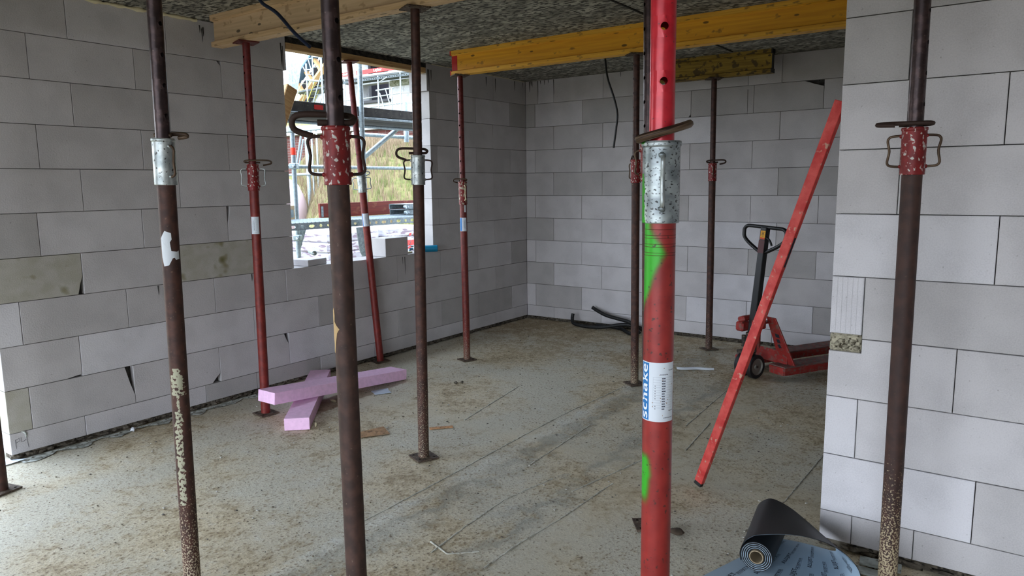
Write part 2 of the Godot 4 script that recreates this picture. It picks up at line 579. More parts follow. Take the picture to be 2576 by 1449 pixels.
func cut_rows(rows: Dictionary, sign_: float) -> Dictionary:
	var out := {}
	for k in rows:
		var v: Array = rows[k].map(func(z): return z * sign_)
		v.sort()
		out[k] = v
	return out

func build_shell() -> void:
	var r := RandomNumberGenerator.new()
	r.seed = 21
	# ---- left wall: local x runs towards -z of the room, local z is the room's +x
	var bl := Basis(Vector3(0, 0, -1), Vector3(0, 1, 0), Vector3(1, 0, 0))
	var wl := setting("wall_left", Vector3.ZERO, bl)
	var full := {
		-1: [5.262, 4.854, 4.046, 3.630, 3.023, 2.42, 1.81, 1.21, 0.602, 0.0],
		0: [5.262, 5.140, 4.538, 3.924, 3.322, 2.715, 2.106, 1.501, 0.905, 0.300, 0.0],
		1: [5.262, 4.843, 4.230, 3.622, 3.014, 2.41, 1.80, 1.182, 0.600, 0.0],
		2: [5.262, 5.141, 4.538, 3.925, 3.319, 2.710, 2.101, 1.498, 0.904, 0.301, 0.0]}
	var near := {
		3: [5.262, 4.787, 4.190, 3.585, 3.235], 4: [5.262, 5.002, 4.396, 3.787, 3.235], 5: [5.262, 4.744, 4.128, 3.530, 3.235],
		6: [5.262, 4.960, 4.356, 3.742, 3.235], 7: [5.262, 4.753, 4.157, 3.550, 3.235], 8: [5.262, 4.966, 4.366, 3.759, 3.235]}
	var far := {
		3: [1.605, 1.215, 0.606, 0.0], 4: [1.605, 1.502, 0.900, 0.299, 0.0], 5: [1.605, 1.208, 0.611, 0.0], 6: [1.605, 1.505, 0.905, 0.307, 0.0],
		7: [1.605, 1.215, 0.616, 0.0], 8: [1.605, 1.508, 0.905, 0.308, 0.0]}
	# chips: place along local x (= -z), height, how far along, how far up or down
	var chips := [[-4.787, 0.905, -0.032, 0.11], [-4.538, 0.405, -0.05, 0.19], [-3.924, 0.155, -0.065, 0.06], [-3.322, 0.405, -0.04, 0.085],
		[-3.759, 2.405, -0.03, 0.03], [-3.787, 1.405, 0.026, 0.13], [-4.843, 0.405, -0.09, 0.012], [-1.605, 0.905, 0.01, 0.02]]
	var dark: Material = M.block[3]
	var light: Material = M.block[4]
	var special := {"0/0": M.moss, "0/4": light, "0/8": dark, "0/9": M.block[2], "2/9": dark, "1/5": M.block[2], "-1/0": M.block[0]}
	for k in full:
		lay(wl, k, cut_rows(full, -1.0)[k], 0.22, r, chips, special)
	var sp2 := {"3/0": M.moss, "3/2": M.moss, "8/1": M.block[2]}
	for k in near:
		lay(wl, k, cut_rows(near, -1.0)[k], 0.22, r, chips, sp2)
	var sp3 := {"8/3": dark, "6/2": M.block[1]}
	for k in far:
		lay(wl, k, cut_rows(far, -1.0)[k], 0.22, r, chips, sp3)
	# top course: its ends reach a little into the window
	var y9 := row_y(9)
	for e in [[-5.262, -4.745], [-4.745, -4.143], [-4.143, -3.530], [-3.530, -3.206]]:
		block(wl, e[0], e[1], y9.x, y9.y, 0.22, tone(r), chips, 0.0)
	for e in [[-1.634, -1.2], [-1.2, -0.6], [-0.6, 0.0]]:
		block(wl, e[0], e[1], y9.x, y9.y, 0.22, tone(r), chips, 0.0)
	# core behind the joints
	var st := tool()
	for e in [[-5.252, 0.0, 0.03, 0.895], [-5.252, -3.245, 0.89, 2.655], [-1.595, 0.0, 0.89, 2.655]]:
		box(st, Vector3(e[1] - e[0], e[3] - e[2], 0.14), Transform3D(Basis.IDENTITY, Vector3((e[0] + e[1]) * 0.5, (e[2] + e[3]) * 0.5, -0.11)))
	part("joint_core", st, M.core, wl)
	mortar_bed(wl, -5.25, 0.0, 0.0, 201)
	# slab edge and soffit board over the window
	st = tool()
	box(st, Vector3(1.572, 0.042, 0.22), Transform3D(Basis.IDENTITY, Vector3(-2.42, 2.634, -0.112)), 0.003)
	part("slab_edge", st, M.slab_edge, wl)
	# drips of cement slurry under the slab
	for e in [[-3.90, 2.62, 0.05], [-3.885, 2.60, 0.09], [-3.875, 2.61, 0.06], [-3.25, 2.60, 0.16], [-3.235, 2.58, 0.22], [-3.245, 2.55, 0.13], [-1.615, 2.60, 0.16], [-1.60, 2.60, 0.20], [-1.57, 2.60, 0.10],
			[-0.72, 2.63, 0.10], [-0.56, 2.63, 0.14], [-0.21, 2.64, 0.11], [-0.06, 2.64, 0.06], [-2.0, 0.885, 0.18], [-2.03, 0.885, 0.08], [-4.28, 1.15, 0.05], [-4.33, 0.90, 0.06], [-3.62, 0.90, 0.05]]:
		drip(wl, e[0], e[1], e[2], r.randf_range(0.003, 0.006), 0.0015)
	scribble(wl)
	# ---- back wall
	var wb := setting("wall_back")
	var rows := {}
	for k in range(-1, 10):
		var js := [0.0]
		var x := 0.122 if (k >= 0 and k % 2 == 0) else 0.366
		while x < 7.2:
			js.append(x + r.randf_range(-0.003, 0.003))
			x += 0.6015
		js.append(7.2)
		rows[k] = js
	rows[9] = [0.0, 0.164, 0.369, 0.971, 1.57, 2.17, 2.472, 2.772, 3.37, 3.97, 4.57, 5.17, 5.77, 6.37, 7.2]
	var chb := [[1.927, 2.155, -0.02, 0.025], [3.1295, 2.405, -0.16, 0.055]]
	rows[8][4] = 1.927
	rows[8][6] = 3.1295
	var spb := {"8/0": dark, "8/1": M.block[2], "8/2": dark, "8/3": M.block[1], "8/5": dark, "7/0": M.block[1], "7/3": light, "5/0": M.block[1], "0/1": M.block[3], "0/2": M.block[2], "0/6": dark, "0/5": light, "0/4": light, "6/5": M.block[1]}
	for k in rows:
		lay(wb, k, rows[k], 0.12, r, chb, spb)
	st = tool()
	box(st, Vector3(7.5, 2.655, 0.16), Transform3D(Basis.IDENTITY, Vector3(3.45, 1.3275, -0.13)))
	part("joint_core", st, M.core, wb)
	mortar_bed(wb, 0.0, 7.2, 0.0, 202)
	for e in [[0.055, 2.65, 0.11], [0.075, 2.65, 0.05], [0.09, 2.65, 0.06], [0.165, 2.65, 0.20], [0.20, 2.65, 0.04], [0.25, 2.65, 0.05], [0.30, 2.65, 0.035], [0.37, 2.65, 0.22], [1.17, 2.65, 0.05], [2.47, 2.37, 0.30]]:
		drip(wb, e[0], e[1], e[2], r.randf_range(0.0025, 0.005), 0.0015)
	# ---- right wall (a cross wall that ends beside the room)
	var Z := 3.6981
	var wr := setting("wall_right", Vector3(0, 0, Z))
	var X0 := 4.012
	var rr := {-1: [X0, 4.137, 4.364, 4.964, 5.56, 6.16, 6.76, 7.2], 0: [X0, 4.555, 5.155, 5.755, 6.355, 7.2], 1: [X0, 4.133, 4.733, 5.333, 5.933, 6.533, 7.2],
		2: [4.462, 5.062, 5.66, 6.26, 7.2], 3: [4.134, 4.733, 5.333, 5.933, 6.533, 7.2], 4: [X0, 4.560, 5.16, 5.76, 6.36, 7.2], 5: [X0, 4.231, 4.831, 5.431, 6.031, 6.631, 7.2],
		6: [X0, 4.554, 5.154, 5.754, 6.354, 7.2], 7: [X0, 4.242, 4.842, 5.442, 6.042, 6.642, 7.2], 8: [X0, 4.55, 5.15, 5.75, 6.35, 7.2], 9: [X0, 4.24, 4.84, 5.44, 6.04, 6.64, 7.2]}
	var spr := {"7/0": M.block[3], "6/0": M.block[2], "5/0": M.block[0], "4/0": light, "1/0": light, "1/1": M.block[2], "0/0": light, "0/1": M.block[1], "-1/0": M.block[0], "-1/1": M.block[1], "-1/2": M.block[1], "-1/3": light, "7/1": M.block[0], "6/1": M.block[2], "5/1": M.block[2], "4/1": M.block[2]}
	for k in rr:
		lay(wr, k, rr[k], 0.24, r, [], spr)
	var ns := tool()
	prism(ns, PackedVector2Array([Vector2(4.0136, 0.6566), Vector2(4.4604, 0.6566), Vector2(4.4604, 0.9034), Vector2(4.136, 0.9034), Vector2(4.136, 0.8460), Vector2(4.0136, 0.8460)]), 0.24, Transform3D.IDENTITY, 0.0016)
	part("block", ns, M.block[2], wr)
	# the narrow grooved closer at the wall's end, on a thick mortar bed
	var gs := tool()
	var edge := PackedVector2Array()
	edge.append(Vector2(-0.059, -0.116)); edge.append(Vector2(0.059, -0.116)); edge.append(Vector2(0.059, 0.116)); edge.append(Vector2(-0.059, 0.116))
	prism(gs, edge, 0.236, Transform3D.IDENTITY, 0.0016)
	for q in 6:
		box(gs, Vector3(0.0172, 0.229, 0.0024), Transform3D(Basis.IDENTITY, Vector3(-0.047 + 0.0188 * q, 0, 0.0)), 0.0006)
	part("grooved_closer", gs, light, wr, Transform3D(Basis.IDENTITY, Vector3(4.073, 1.037, 0)))
	st = tool()
	box(st, Vector3(0.118, 0.072, 0.22), Transform3D(Basis.IDENTITY, Vector3(4.073, 0.882, -0.118)), 0.006)
	for q in 7:
		blob(st, Vector3(4.03 + 0.014 * q, 0.865 + 0.012 * (q % 3), -0.006), Vector3(0.013, 0.010, 0.007), 0.4, 300 + q)
	part("mortar_patch", st, world_mapped(mat(Color(0.72, 0.69, 0.60), 0.95, 0.0, mottled(128, 128, 84, 0.04, Color(0.75, 0.75, 0.75), Color(1, 1, 1), 0.05, Color(0.38, 0.36, 0.33), 0.62)), 6.0), wr)
	st = tool()
	box(st, Vector3(3.17, 2.62, 0.20), Transform3D(Basis.IDENTITY, Vector3(5.61, 1.34, -0.14)))
	part("joint_core", st, M.core, wr)
	mortar_bed(wr, X0 + 0.004, 7.2, 0.0, 203)
	for e in [[4.345, 0.085], [4.09, 0.16], [4.37, 0.40], [4.42, 0.415]]:
		pass
	# ---- the rest of the storey, behind and beside the viewer
	var wf := setting("wall_far")
	st = tool()
	box(st, Vector3(0.24, 2.655, 11.4), Transform3D(Basis.IDENTITY, Vector3(7.32, 1.3275, 5.40)))
	part("masonry", st, M.block[0], wf)
	var wq := setting("wall_rear")
	st = tool()
	box(st, Vector3(0.5, 2.655, 0.24), Transform3D(Basis.IDENTITY, Vector3(-0.05, 1.3275, 11.0)))
	box(st, Vector3(0.5, 2.655, 0.24), Transform3D(Basis.IDENTITY, Vector3(6.95, 1.3275, 11.0)))
	part("masonry", st, M.block[0], wq)
	var wn := setting("wall_near")
	st = tool()
	box(st, Vector3(0.24, 2.655, 3.9), Transform3D(Basis.IDENTITY, Vector3(-0.12, 1.3275, 9.05)))
	part("masonry", st, M.block[0], wn)
	st = tool()
	box(st, Vector3(0.22, 0.42, 1.84), Transform3D(Basis.IDENTITY, Vector3(-0.11, 2.445, 6.182)), 0.002)
	part("added_lintel", st, M.block[0], wn)  # unseen header, added to keep high sky light off the floor
	# ---- ceiling of precast slabs laid along z
	var ce := setting("ceiling")
	var seams := [-0.40, 1.18, 2.452, 3.70, 4.95, 6.20, 7.45]
	for k in seams.size() - 1:
		st = tool()
		var a: float = seams[k] + 0.003
		var b: float = seams[k + 1] - 0.003
		box(st, Vector3(b - a, 0.18, 11.6), Transform3D(Basis.IDENTITY, Vector3((a + b) * 0.5, 2.745, 5.42)), 0.005)
		part("slab_panel", st, M.slab, ce)
	st = tool()
	box(st, Vector3(7.9, 0.05, 11.6), Transform3D(Basis.IDENTITY, Vector3(3.52, 2.855, 5.42)))
	part("topping", st, M.slab_edge, ce)
	st = tool()
	var cord := []
	for k in 21:
		cord.append(Vector3(2.452 + 0.002 * sin(k * 2.1), 2.652 - 0.001 * (k % 2), 0.4 + 0.35 * k))
	tube(st, cord, 0.006, 6)
	part("seam_filler", st, M.drip, ce)
	# bead of mounting foam along the top of the left wall
	st = tool()
	var pts := []
	var rad := []
	for k in 60:
		var z := 5.25 - 0.0225 * k
		pts.append(Vector3(0.010 + 0.004 * sin(k * 1.7), 2.6455 + 0.002 * sin(k * 2.9), z))
		rad.append(0.0105 + 0.0035 * sin(k * 1.1) + r.randf_range(-0.003, 0.003))
	tube(st, pts, rad, 7)
	one("foam_bead", st, M.foam, "cream bead of mounting foam along the top of the block wall", "foam")
	st = tool()
	pts = []
	rad = []
	for k in 70:
		pts.append(Vector3(0.004, 2.652, 1.56 - 0.0222 * k))
		rad.append(0.003 + r.randf_range(-0.0015, 0.002))
	tube(st, pts, rad, 5)
	one("foam_seam", st, M.foam, "thin pale foam line under the ceiling right of the window", "foam")

func drip(wall: Node3D, x: float, y: float, length: float, w: float, off: float) -> void:
	var st := tool()
	tube(st, [Vector3(x, y, off - 0.001), Vector3(x + 0.002, y - length * 0.6, off - 0.0015), Vector3(x + 0.001, y - length, off - 0.0025)], [w, w * 0.7, w * 0.25], 6)
	part("cement_drip", st, M.drip, wall)

# rough mortar under the first course, with lumps squeezed out on to the floor
func mortar_bed(wall: Node3D, a: float, b: float, z: float, seed_: int) -> void:
	var r := RandomNumberGenerator.new()
	r.seed = seed_
	var st := tool()
	box(st, Vector3(b - a, 0.034, 0.11), Transform3D(Basis.IDENTITY, Vector3((a + b) * 0.5, 0.015, z - 0.063)))
	var n := int((b - a) / 0.045)
	for k in n:
		var x := a + (b - a) * (k + r.randf()) / n
		blob(st, Vector3(x, r.randf_range(0.004, 0.020), z - 0.006 + r.randf_range(-0.004, 0.010)), Vector3(r.randf_range(0.015, 0.05), r.randf_range(0.006, 0.013), r.randf_range(0.006, 0.016)), 0.45, seed_ * 100 + k, 7, 4)
	part("mortar_bed", st, M.mortar, wall)

func scribble(wall: Node3D) -> void:
	# pencilled mark on the lowest block by the opening
	var st := tool()
	var k := 0.001
	var o := Vector3(-5.246, 0.055, 0.0006)
	var lines := [[Vector3(12, 8, 0), Vector3(10, 60, 0)], [Vector3(10, 60, 0), Vector3(30, 66, 0), Vector3(32, 50, 0), Vector3(12, 42, 0)],
		[Vector3(40, 68, 0), Vector3(38, 46, 0), Vector3(52, 42, 0), Vector3(66, 52, 0)], [Vector3(68, 82, 0), Vector3(70, 40, 0), Vector3(74, 0, 0)]]
	for l in lines:
		var p := []
		for q in l:
			p.append(o + q * k)
		tube(st, p, 0.0011, 5)
	part("pencil_mark", st, mat(Color(0.36, 0.36, 0.38), 0.9), wall)
	st = tool()
	tube(st, [o + Vector3(0.046, 0.102, 0), o + Vector3(0.060, 0.096, 0.001), o + Vector3(0.067, 0.082, 0.001), o + Vector3(0.066, 0.06, 0)], [0.003, 0.007, 0.006, 0.002], 6)
	part("mortar_squeeze", st, M.smear, wall)

# ------------------------------------------------------------------ floor
func floor_material() -> StandardMaterial3D:
	var w := 2048
	var a := noise_bytes(w, w, 401, 0.0026, 4)
	var b := noise_bytes(w, w, 402, 0.014, 4)
	var c := noise_bytes(w, w, 403, 0.055, 3)
	var e := noise_bytes(w, w, 404, 0.16, 2)
	var g := noise_bytes(w, w, 405, 0.42, 1)
	var d := PackedByteArray()
	d.resize(w * w * 3)
	var hh := PackedByteArray()
	hh.resize(w * w)
	for y in w:
		var z := -0.1 + 6.2 * y / w
		for x in w:
			var k := y * w + x
			var xx := -0.3 + 6.2 * x / w
			var fa := a[k] / 255.0
			var fb := b[k] / 255.0
			var fc := c[k] / 255.0
			var fe := e[k] / 255.0
			var t := clampf((fa - 0.30) * 2.4, 0.0, 1.0)
			var r := lerpf(0.785, 0.820, t)
			var gg := lerpf(0.772, 0.775, t)
			var bb := lerpf(0.712, 0.670, t)
			# trowelled lanes and a wetter lane between them
			var lane := 0.0
			var ax := absf(xx - 2.40 - (fb - 0.5) * 0.30)
			if ax < 0.11:
				lane = (0.11 - ax) * 5.0 * clampf(fa * 1.6, 0.3, 1.0)
			ax = absf(xx - 2.84 - (fb - 0.5) * 0.30)
			if ax < 0.10:
				lane = maxf(lane, (0.10 - ax) * 3.5)
			lane = clampf(lane, 0.0, 0.45)
			r *= 1.0 - lane * 0.45
			gg *= 1.0 - lane * 0.42
			bb *= 1.0 - lane * 0.38
			# a pale scraped strip beside the lane
			ax = absf(xx - 2.285 - (fb - 0.5) * 0.08)
			if ax < 0.055:
				var st_ := clampf((0.055 - ax) * 30.0, 0.0, 1.0) * clampf(fc * 1.3 - 0.2, 0.0, 0.6)
				r = lerpf(r, 0.86, st_)
				gg = lerpf(gg, 0.87, st_)
				bb = lerpf(bb, 0.85, st_)
			# dried mud; the extra browning towards the back wall also paints in shade
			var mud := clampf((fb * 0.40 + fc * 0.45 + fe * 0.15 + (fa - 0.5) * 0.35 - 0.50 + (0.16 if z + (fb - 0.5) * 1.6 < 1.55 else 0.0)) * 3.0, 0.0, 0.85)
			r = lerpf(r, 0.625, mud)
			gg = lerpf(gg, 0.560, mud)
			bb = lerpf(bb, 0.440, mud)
			# pale scraped laitance
			var pale := clampf((1.0 - fb) * 0.7 + fc * 0.4 - 0.68, 0.0, 0.25) * 2.4
			r = lerpf(r, 0.84, pale)
			gg = lerpf(gg, 0.845, pale)
			bb = lerpf(bb, 0.825, pale)
			# crumbs, specks
			if fe > 0.70 - 0.06 * mud:
				var s := clampf((fe - 0.70 + 0.06 * mud) * 6.0, 0.0, 0.62)
				r = lerpf(r, 0.40, s); gg = lerpf(gg, 0.335, s); bb = lerpf(bb, 0.27, s)
			elif fe < 0.24:
				var s2 := clampf((0.24 - fe) * 5.0, 0.0, 0.35)
				r = lerpf(r, 0.84, s2); gg = lerpf(gg, 0.83, s2); bb = lerpf(bb, 0.80, s2)
			var q := 0.90 + 0.20 * g[k] / 255.0
			d[k * 3] = int(clampf(r * q, 0, 1) * 255)
			d[k * 3 + 1] = int(clampf(gg * q, 0, 1) * 255)
			d[k * 3 + 2] = int(clampf(bb * q, 0, 1) * 255)
			hh[k] = int(clampf(0.5 + (fc - 0.5) * 0.5 + (fe - 0.5) * 0.32 + (g[k] / 255.0 - 0.5) * 0.12, 0, 1) * 255)
	return mat(Color(0.97, 0.96, 0.94), 0.72, 0.0, picture(w, w, d), relief(w, w, hh, 3.0), 0.30)

func build_floor() -> void:
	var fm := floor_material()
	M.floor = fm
	var fl := setting("floor")
	var st := tool()
	st.set_smooth_group(1)
	# gently uneven screed
	var n := FastNoiseLite.new()
	n.seed = 5
	n.frequency = 0.9
	var nx := 78
	var nz := 114
	var h := func(x: float, z: float) -> float: return -0.003 + 0.003 * n.get_noise_2d(x, z)
	var uv := func(x: float, z: float) -> Vector2: return Vector2((x + 0.3) / 6.2, (z + 0.1) / 6.2)
	for i in nx:
		for j in nz:
			var x0 := -0.3 + 0.1 * i
			var z0 := -0.2 + 0.1 * j
			var x1 := x0 + 0.1
			var z1 := z0 + 0.1
			quad(st, Vector3(x0, h.call(x0, z1), z1), Vector3(x1, h.call(x1, z1), z1), Vector3(x1, h.call(x1, z0), z0), Vector3(x0, h.call(x0, z0), z0), uv.call(x0, z1), uv.call(x1, z1), uv.call(x1, z0), uv.call(x0, z0))
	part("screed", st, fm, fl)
	st = tool()
	box(st, Vector3(7.9, 0.25, 11.6), Transform3D(Basis.IDENTITY, Vector3(3.52, -0.140, 5.42)))
	part("base_slab", st, M.slab_edge, fl)
	# ridges left by the trowel, all running along the room
	var r := RandomNumberGenerator.new()
	r.seed = 33
	var ridges := [[[2.230, 2.009], [2.195, 2.684], [2.202, 3.226], [2.209, 3.535], [2.225, 4.125], [2.236, 4.70]], [[2.99, 3.20], [2.865, 3.861]], [[2.70, 3.75], [2.640, 4.10], [2.657, 4.412], [2.690, 4.72]],
		[[2.994, 3.634], [2.977, 4.101], [2.950, 4.435], [2.948, 4.708]], [[2.915, 1.639], [2.967, 2.614]], [[3.075, 2.442], [3.130, 3.015]], [[3.80, 2.50], [3.790, 3.0], [3.782, 3.355], [3.713, 3.80]],
		[[2.62, 4.62], [2.75, 4.66], [2.87, 4.55]], [[1.55, 2.4], [1.72, 3.3]], [[2.45, 2.9], [2.50, 3.7]]]
	for l in ridges:
		var pts := []
		var rad := []
		for k in l.size() - 1:
			var a := Vector3(l[k][0], 0, l[k][1])
			var b := Vector3(l[k + 1][0], 0, l[k + 1][1])
			var m := int((b - a).length() / 0.03) + 1
			for q in m:
				var p := a.lerp(b, float(q) / m)
				pts.append(p + Vector3(r.randf_range(-0.0018, 0.0018), -0.0030 + h.call(p.x, p.z), 0))
				rad.append(r.randf_range(0.0045, 0.0080))
		st = tool()
		tube(st, pts, rad, 6)
		part("trowel_ridge", st, mortar_like(), fl)
	# flattened mortar smeared along the foot of the left wall
	st = tool()
	st.set_smooth_group(-1)
	var prev_a := Vector3.ZERO
	var prev_b := Vector3.ZERO
	for k in 60:
		var z := 5.24 - 0.028 * k
		var a2 := Vector3(0.030 + r.randf_range(-0.008, 0.008), 0.004, z)
		var b2 := Vector3(0.085 + 0.03 * sin(k * 0.7) + r.randf_range(-0.02, 0.02), 0.0012, z)
		if k > 0:
			quad(st, prev_a, prev_b, b2, a2)
		prev_a = a2
		prev_b = b2
	part("mortar_smear", st, M.smear, fl)
	# loose crumbs of concrete and mud
	var cs := tool()
	blob(cs, Vector3.ZERO, Vector3(1, 0.6, 1), 0.35, 9, 6, 4)
	var mm := MultiMesh.new()
	mm.transform_format = MultiMesh.TRANSFORM_3D
	mm.use_colors = true
	mm.mesh = mesh_of(cs)
	mm.instance_count = 2600
	for k in mm.instance_count:
		var x := r.randf_range(0.06, 4.6)
		var z := r.randf_range(0.08, 5.6)
		if x > 3.98 and z < 3.75:
			z = r.randf_range(3.75, 5.6)
		var s := 0.0016 + 0.0040 * pow(r.randf(), 3.0)
		mm.set_instance_transform(k, Transform3D(Basis(Vector3.UP, r.randf() * TAU).scaled(Vector3(s * r.randf_range(0.8, 1.8), s, s)), Vector3(x, s * 0.25 - 0.001, z)))
		mm.set_instance_color(k, [Color(0.12, 0.10, 0.07), Color(0.20, 0.16, 0.11), Color(0.40, 0.38, 0.34), Color(0.09, 0.08, 0.07)][r.randi() % 4])
	var mi := MultiMeshInstance3D.new()
	mi.name = "floor_crumbs"
	mi.multimesh = mm
	var cm := mat(Color.WHITE, 0.95)
	cm.vertex_color_use_as_albedo = true
	mi.material_override = cm
	add_child(mi)
	mi.set_meta("kind", "stuff")
	tag(mi, "loose crumbs of mud and concrete strewn over the floor", "crumbs")

func mortar_like() -> Material:
	if not M.has("ridge"):
		M.ridge = world_mapped(mat(Color(0.80, 0.79, 0.74), 0.85, 0.0, mottled(128, 128, 83, 0.05, Color(0.8, 0.8, 0.78), Color(1, 1, 1), 0.1, Color(0.55, 0.5, 0.42), 0.7)), 3.0)
	return M.ridge

# ------------------------------------------------------------------ shoring props
func plate(st: SurfaceTool, size: float, t: float, y: float, hole := 0.007) -> void:
	# square plate with a hole near each corner, lying between y and y + t
	st.set_smooth_group(-1)
	var h := size * 0.5
	var m := size * 0.30
	for s in [0, 1]:
		var yy: float = y + t * s
		var f := func(p: Vector2) -> Vector3: return Vector3(p.x, yy, -p.y)
		var g := func(p: Vector2) -> Vector3: return Vector3(-p.x, yy, -p.y)
		var map: Callable = f if s == 1 else g
		var e := [-h, -m * 0.55, m * 0.55, h]
		for i in 3:
			for j in 3:
				if i != 1 and j != 1:
					holed(st, map, e[i], e[j], e[i + 1], e[j + 1], (e[i] + e[i + 1]) * 0.5, (e[j] + e[j + 1]) * 0.5, hole, hole, 10)
				else:
					cell(st, map, e[i], e[j], e[i + 1], e[j + 1])
	for k in 4:
		var b := Basis(Vector3.UP, PI * 0.5 * k)
		quad(st, b * Vector3(-h, y, h), b * Vector3(h, y, h), b * Vector3(h, y + t, h), b * Vector3(-h, y + t, h))

func rod(pts: Array, sub := 4) -> Array:
	# smooth path through the points
	var c := Curve3D.new()
	for k in pts.size():
		var t := Vector3.ZERO
		if k > 0 and k < pts.size() - 1:
			t = (pts[k + 1] - pts[k - 1]) * 0.17
		c.add_point(pts[k], -t, t)
	var out := []
	for k in pts.size() - 1:
		for j in sub:
			out.append(c.sample(k, float(j) / sub))
	out.append(pts[pts.size() - 1])
	return out

func prop(label: String, base: Vector3, top: Vector3, o: Dictionary) -> Node3D:
	var up := (top - base).normalized()
	var to_eye := EYE - base
	to_eye.y = 0
	var zz := (to_eye - up * to_eye.dot(up)).normalized()
	var b := Basis(up.cross(zz), up, zz)
	var root := thing("shoring_prop", label, "prop", base, b, "steel props holding up the slab")
	var H := (top - base).length()
	var r1: float = o.get("r1", 0.0302)
	var r2: float = o.get("r2", 0.0242)
	var c0: float = o.collar
	var cl: float = o.get("collar_len", 0.158)
	var n := int(o.get("sides", 24))
	var st := tool()
	plate(st, 0.13, 0.008, 0.0)
	part("base_plate", st, o.get("plate", M.plate), root, Transform3D(Basis(Vector3.UP, o.get("plate_turn", 0.5)), Vector3.ZERO))
	# outer tube
	st = tool()
	var lt := c0 + 0.03
	lathe(st, [Vector2(r1, 0.008), Vector2(r1, lt)], n, Transform3D.IDENTITY, 1.0 / lt)
	part("outer_tube", st, o.lower, root)
	# threaded ring marks under the collar
	if o.has("thread"):
		st = tool()
		for k in 7:
			var y := c0 - 0.012 - 0.0085 * k - 0.003 * (k % 2)
			lathe(st, [Vector2(r1 - 0.0004, y - 0.0010), Vector2(r1 + 0.0003, y), Vector2(r1 - 0.0004, y + 0.0010)], n)
		part("thread", st, o.lower_thread, root)
	# collar nut
	var rc: float = o.get("rc", 0.0370)
	st = tool()
	lathe(st, [Vector2(r1, c0 + 0.001), Vector2(rc - 0.001, c0), Vector2(rc, c0 + 0.002), Vector2(rc, c0 + cl - 0.012), Vector2(rc + 0.0022, c0 + cl - 0.009), Vector2(rc + 0.0026, c0 + cl - 0.004), Vector2(rc + 0.0012, c0 + cl), Vector2(r2, c0 + cl)], n + 4, Transform3D.IDENTITY, 1.0)
	var ha: float = deg_to_rad(o.get("handle", 90.0))
	for s in [0.0, PI]:
		for e in [0.028, 0.130]:
			var d := Vector3(sin(ha + s), 0, cos(ha + s))
			blob(st, d * (rc - 0.001) + Vector3(0, c0 + e * cl / 0.158, 0), Vector3(0.0075, 0.007, 0.0075), 0.25, int(e * 1000) + 3)
	part("collar_nut", st, o.collar_mat, root)
	for s in [0.0, PI]:
		var d := Vector3(sin(ha + s), 0, cos(ha + s))
		var q := cl / 0.158
		st = tool()
		var reach: float = o.get("reach", 0.075)
		var p := [d * rc + Vector3(0, c0 + 0.028 * q, 0), d * (reach - 0.012) + Vector3(0, c0 + 0.030 * q, 0), d * (reach - 0.002) + Vector3(0, c0 + 0.036 * q, 0), d * reach + Vector3(0, c0 + 0.048 * q, 0),
			d * (reach - 0.005) + Vector3(0, c0 + 0.080 * q, 0), d * (reach + 0.001) + Vector3(0, c0 + 0.112 * q, 0), d * (reach - 0.002) + Vector3(0, c0 + 0.124 * q, 0), d * (reach - 0.012) + Vector3(0, c0 + 0.130 * q, 0), d * rc + Vector3(0, c0 + 0.132 * q, 0)]
		tube(st, rod(p, 3), 0.0042, 8)
		part("handle", st, o.get("handle_mat", M.pin), root)
	# inner tube with its row of pin holes
	st = tool()
	st.set_smooth_group(1)
	var y0 := c0 + cl - 0.03
	var y1 := H - 0.008
	var ho: float = deg_to_rad(o.get("holes", 30.0))
	var hr := 0.0075
	var map := func(p: Vector2) -> Vector3: return Vector3(sin(p.x) * r2, p.y, cos(p.x) * r2)
	var hw := 0.55
	var y := y0
	var first: float = o.get("first_hole", 0.075) + c0 + cl
	var m := int(n / 4)
	while y < y1 - 0.001:
		var hy := y1
		var has_hole := false
		var nxt := y1
		var fh := first
		while fh < y1 - 0.03:
			if fh - 0.02 >= y - 0.001:
				hy = fh
				has_hole = true
				break
			fh += 0.1
		if not has_hole:
			cell(st, map, ho - PI, y, ho + PI, y1, n)
			break
		if hy - 0.02 > y + 0.001:
			cell(st, map, ho - PI, y, ho + PI, hy - 0.02, n)
		nxt = hy + 0.02
		for s in [0.0, PI]:
			holed(st, map, ho + s - hw, hy - 0.02, ho + s + hw, nxt, ho + s, hy, hr / r2, hr, 16)
			cell(st, map, ho + s + hw, hy - 0.02, ho + s + PI - hw, nxt, m)
		y = nxt
	part("inner_tube", st, o.upper, root)
	st = tool()
	plate(st, 0.13, 0.008, H - 0.008)
	part("head_plate", st, o.get("head", M.plate), root, Transform3D(Basis(Vector3.UP, o.get("head_turn", 0.35)), Vector3.ZERO))
	# bent locking pin
	var pa: float = deg_to_rad(o.get("pin", -90.0))
	var d2 := Vector3(sin(pa), 0, cos(pa))
	var f2 := d2.cross(Vector3.UP) if o.get("pin_flip", false) else Vector3.UP.cross(d2)
	var sc: float = o.get("pin_scale", 1.0)
	var yy := c0 + cl + 0.010
	var g := []
	var pin_path: Array = o.get("pin_path", [[0.048, 0, 0], [-0.034, 0, 0], [-0.047, 0.006, 0.003], [-0.051, 0.019, 0.007], [-0.042, 0.031, 0.011], [-0.02, 0.036, 0.013], [0.04, 0.036, 0.014], [0.085, 0.036, 0.014], [0.108, 0.038, 0.010], [0.115, 0.043, 0.0], [0.105, 0.047, -0.010], [0.062, 0.050, -0.018]])
	for e in pin_path:
		g.append((d2 * e[0] + f2 * e[1]) * sc + Vector3(0, yy + e[2] * float(o.get("pin_rise", 1.0)), 0))
	st = tool()
	tube(st, rod(g, 3), o.get("pin_r", 0.0068), 8)
	part("locking_pin", st, o.get("pin_mat", M.pin_rust), root)
	return root

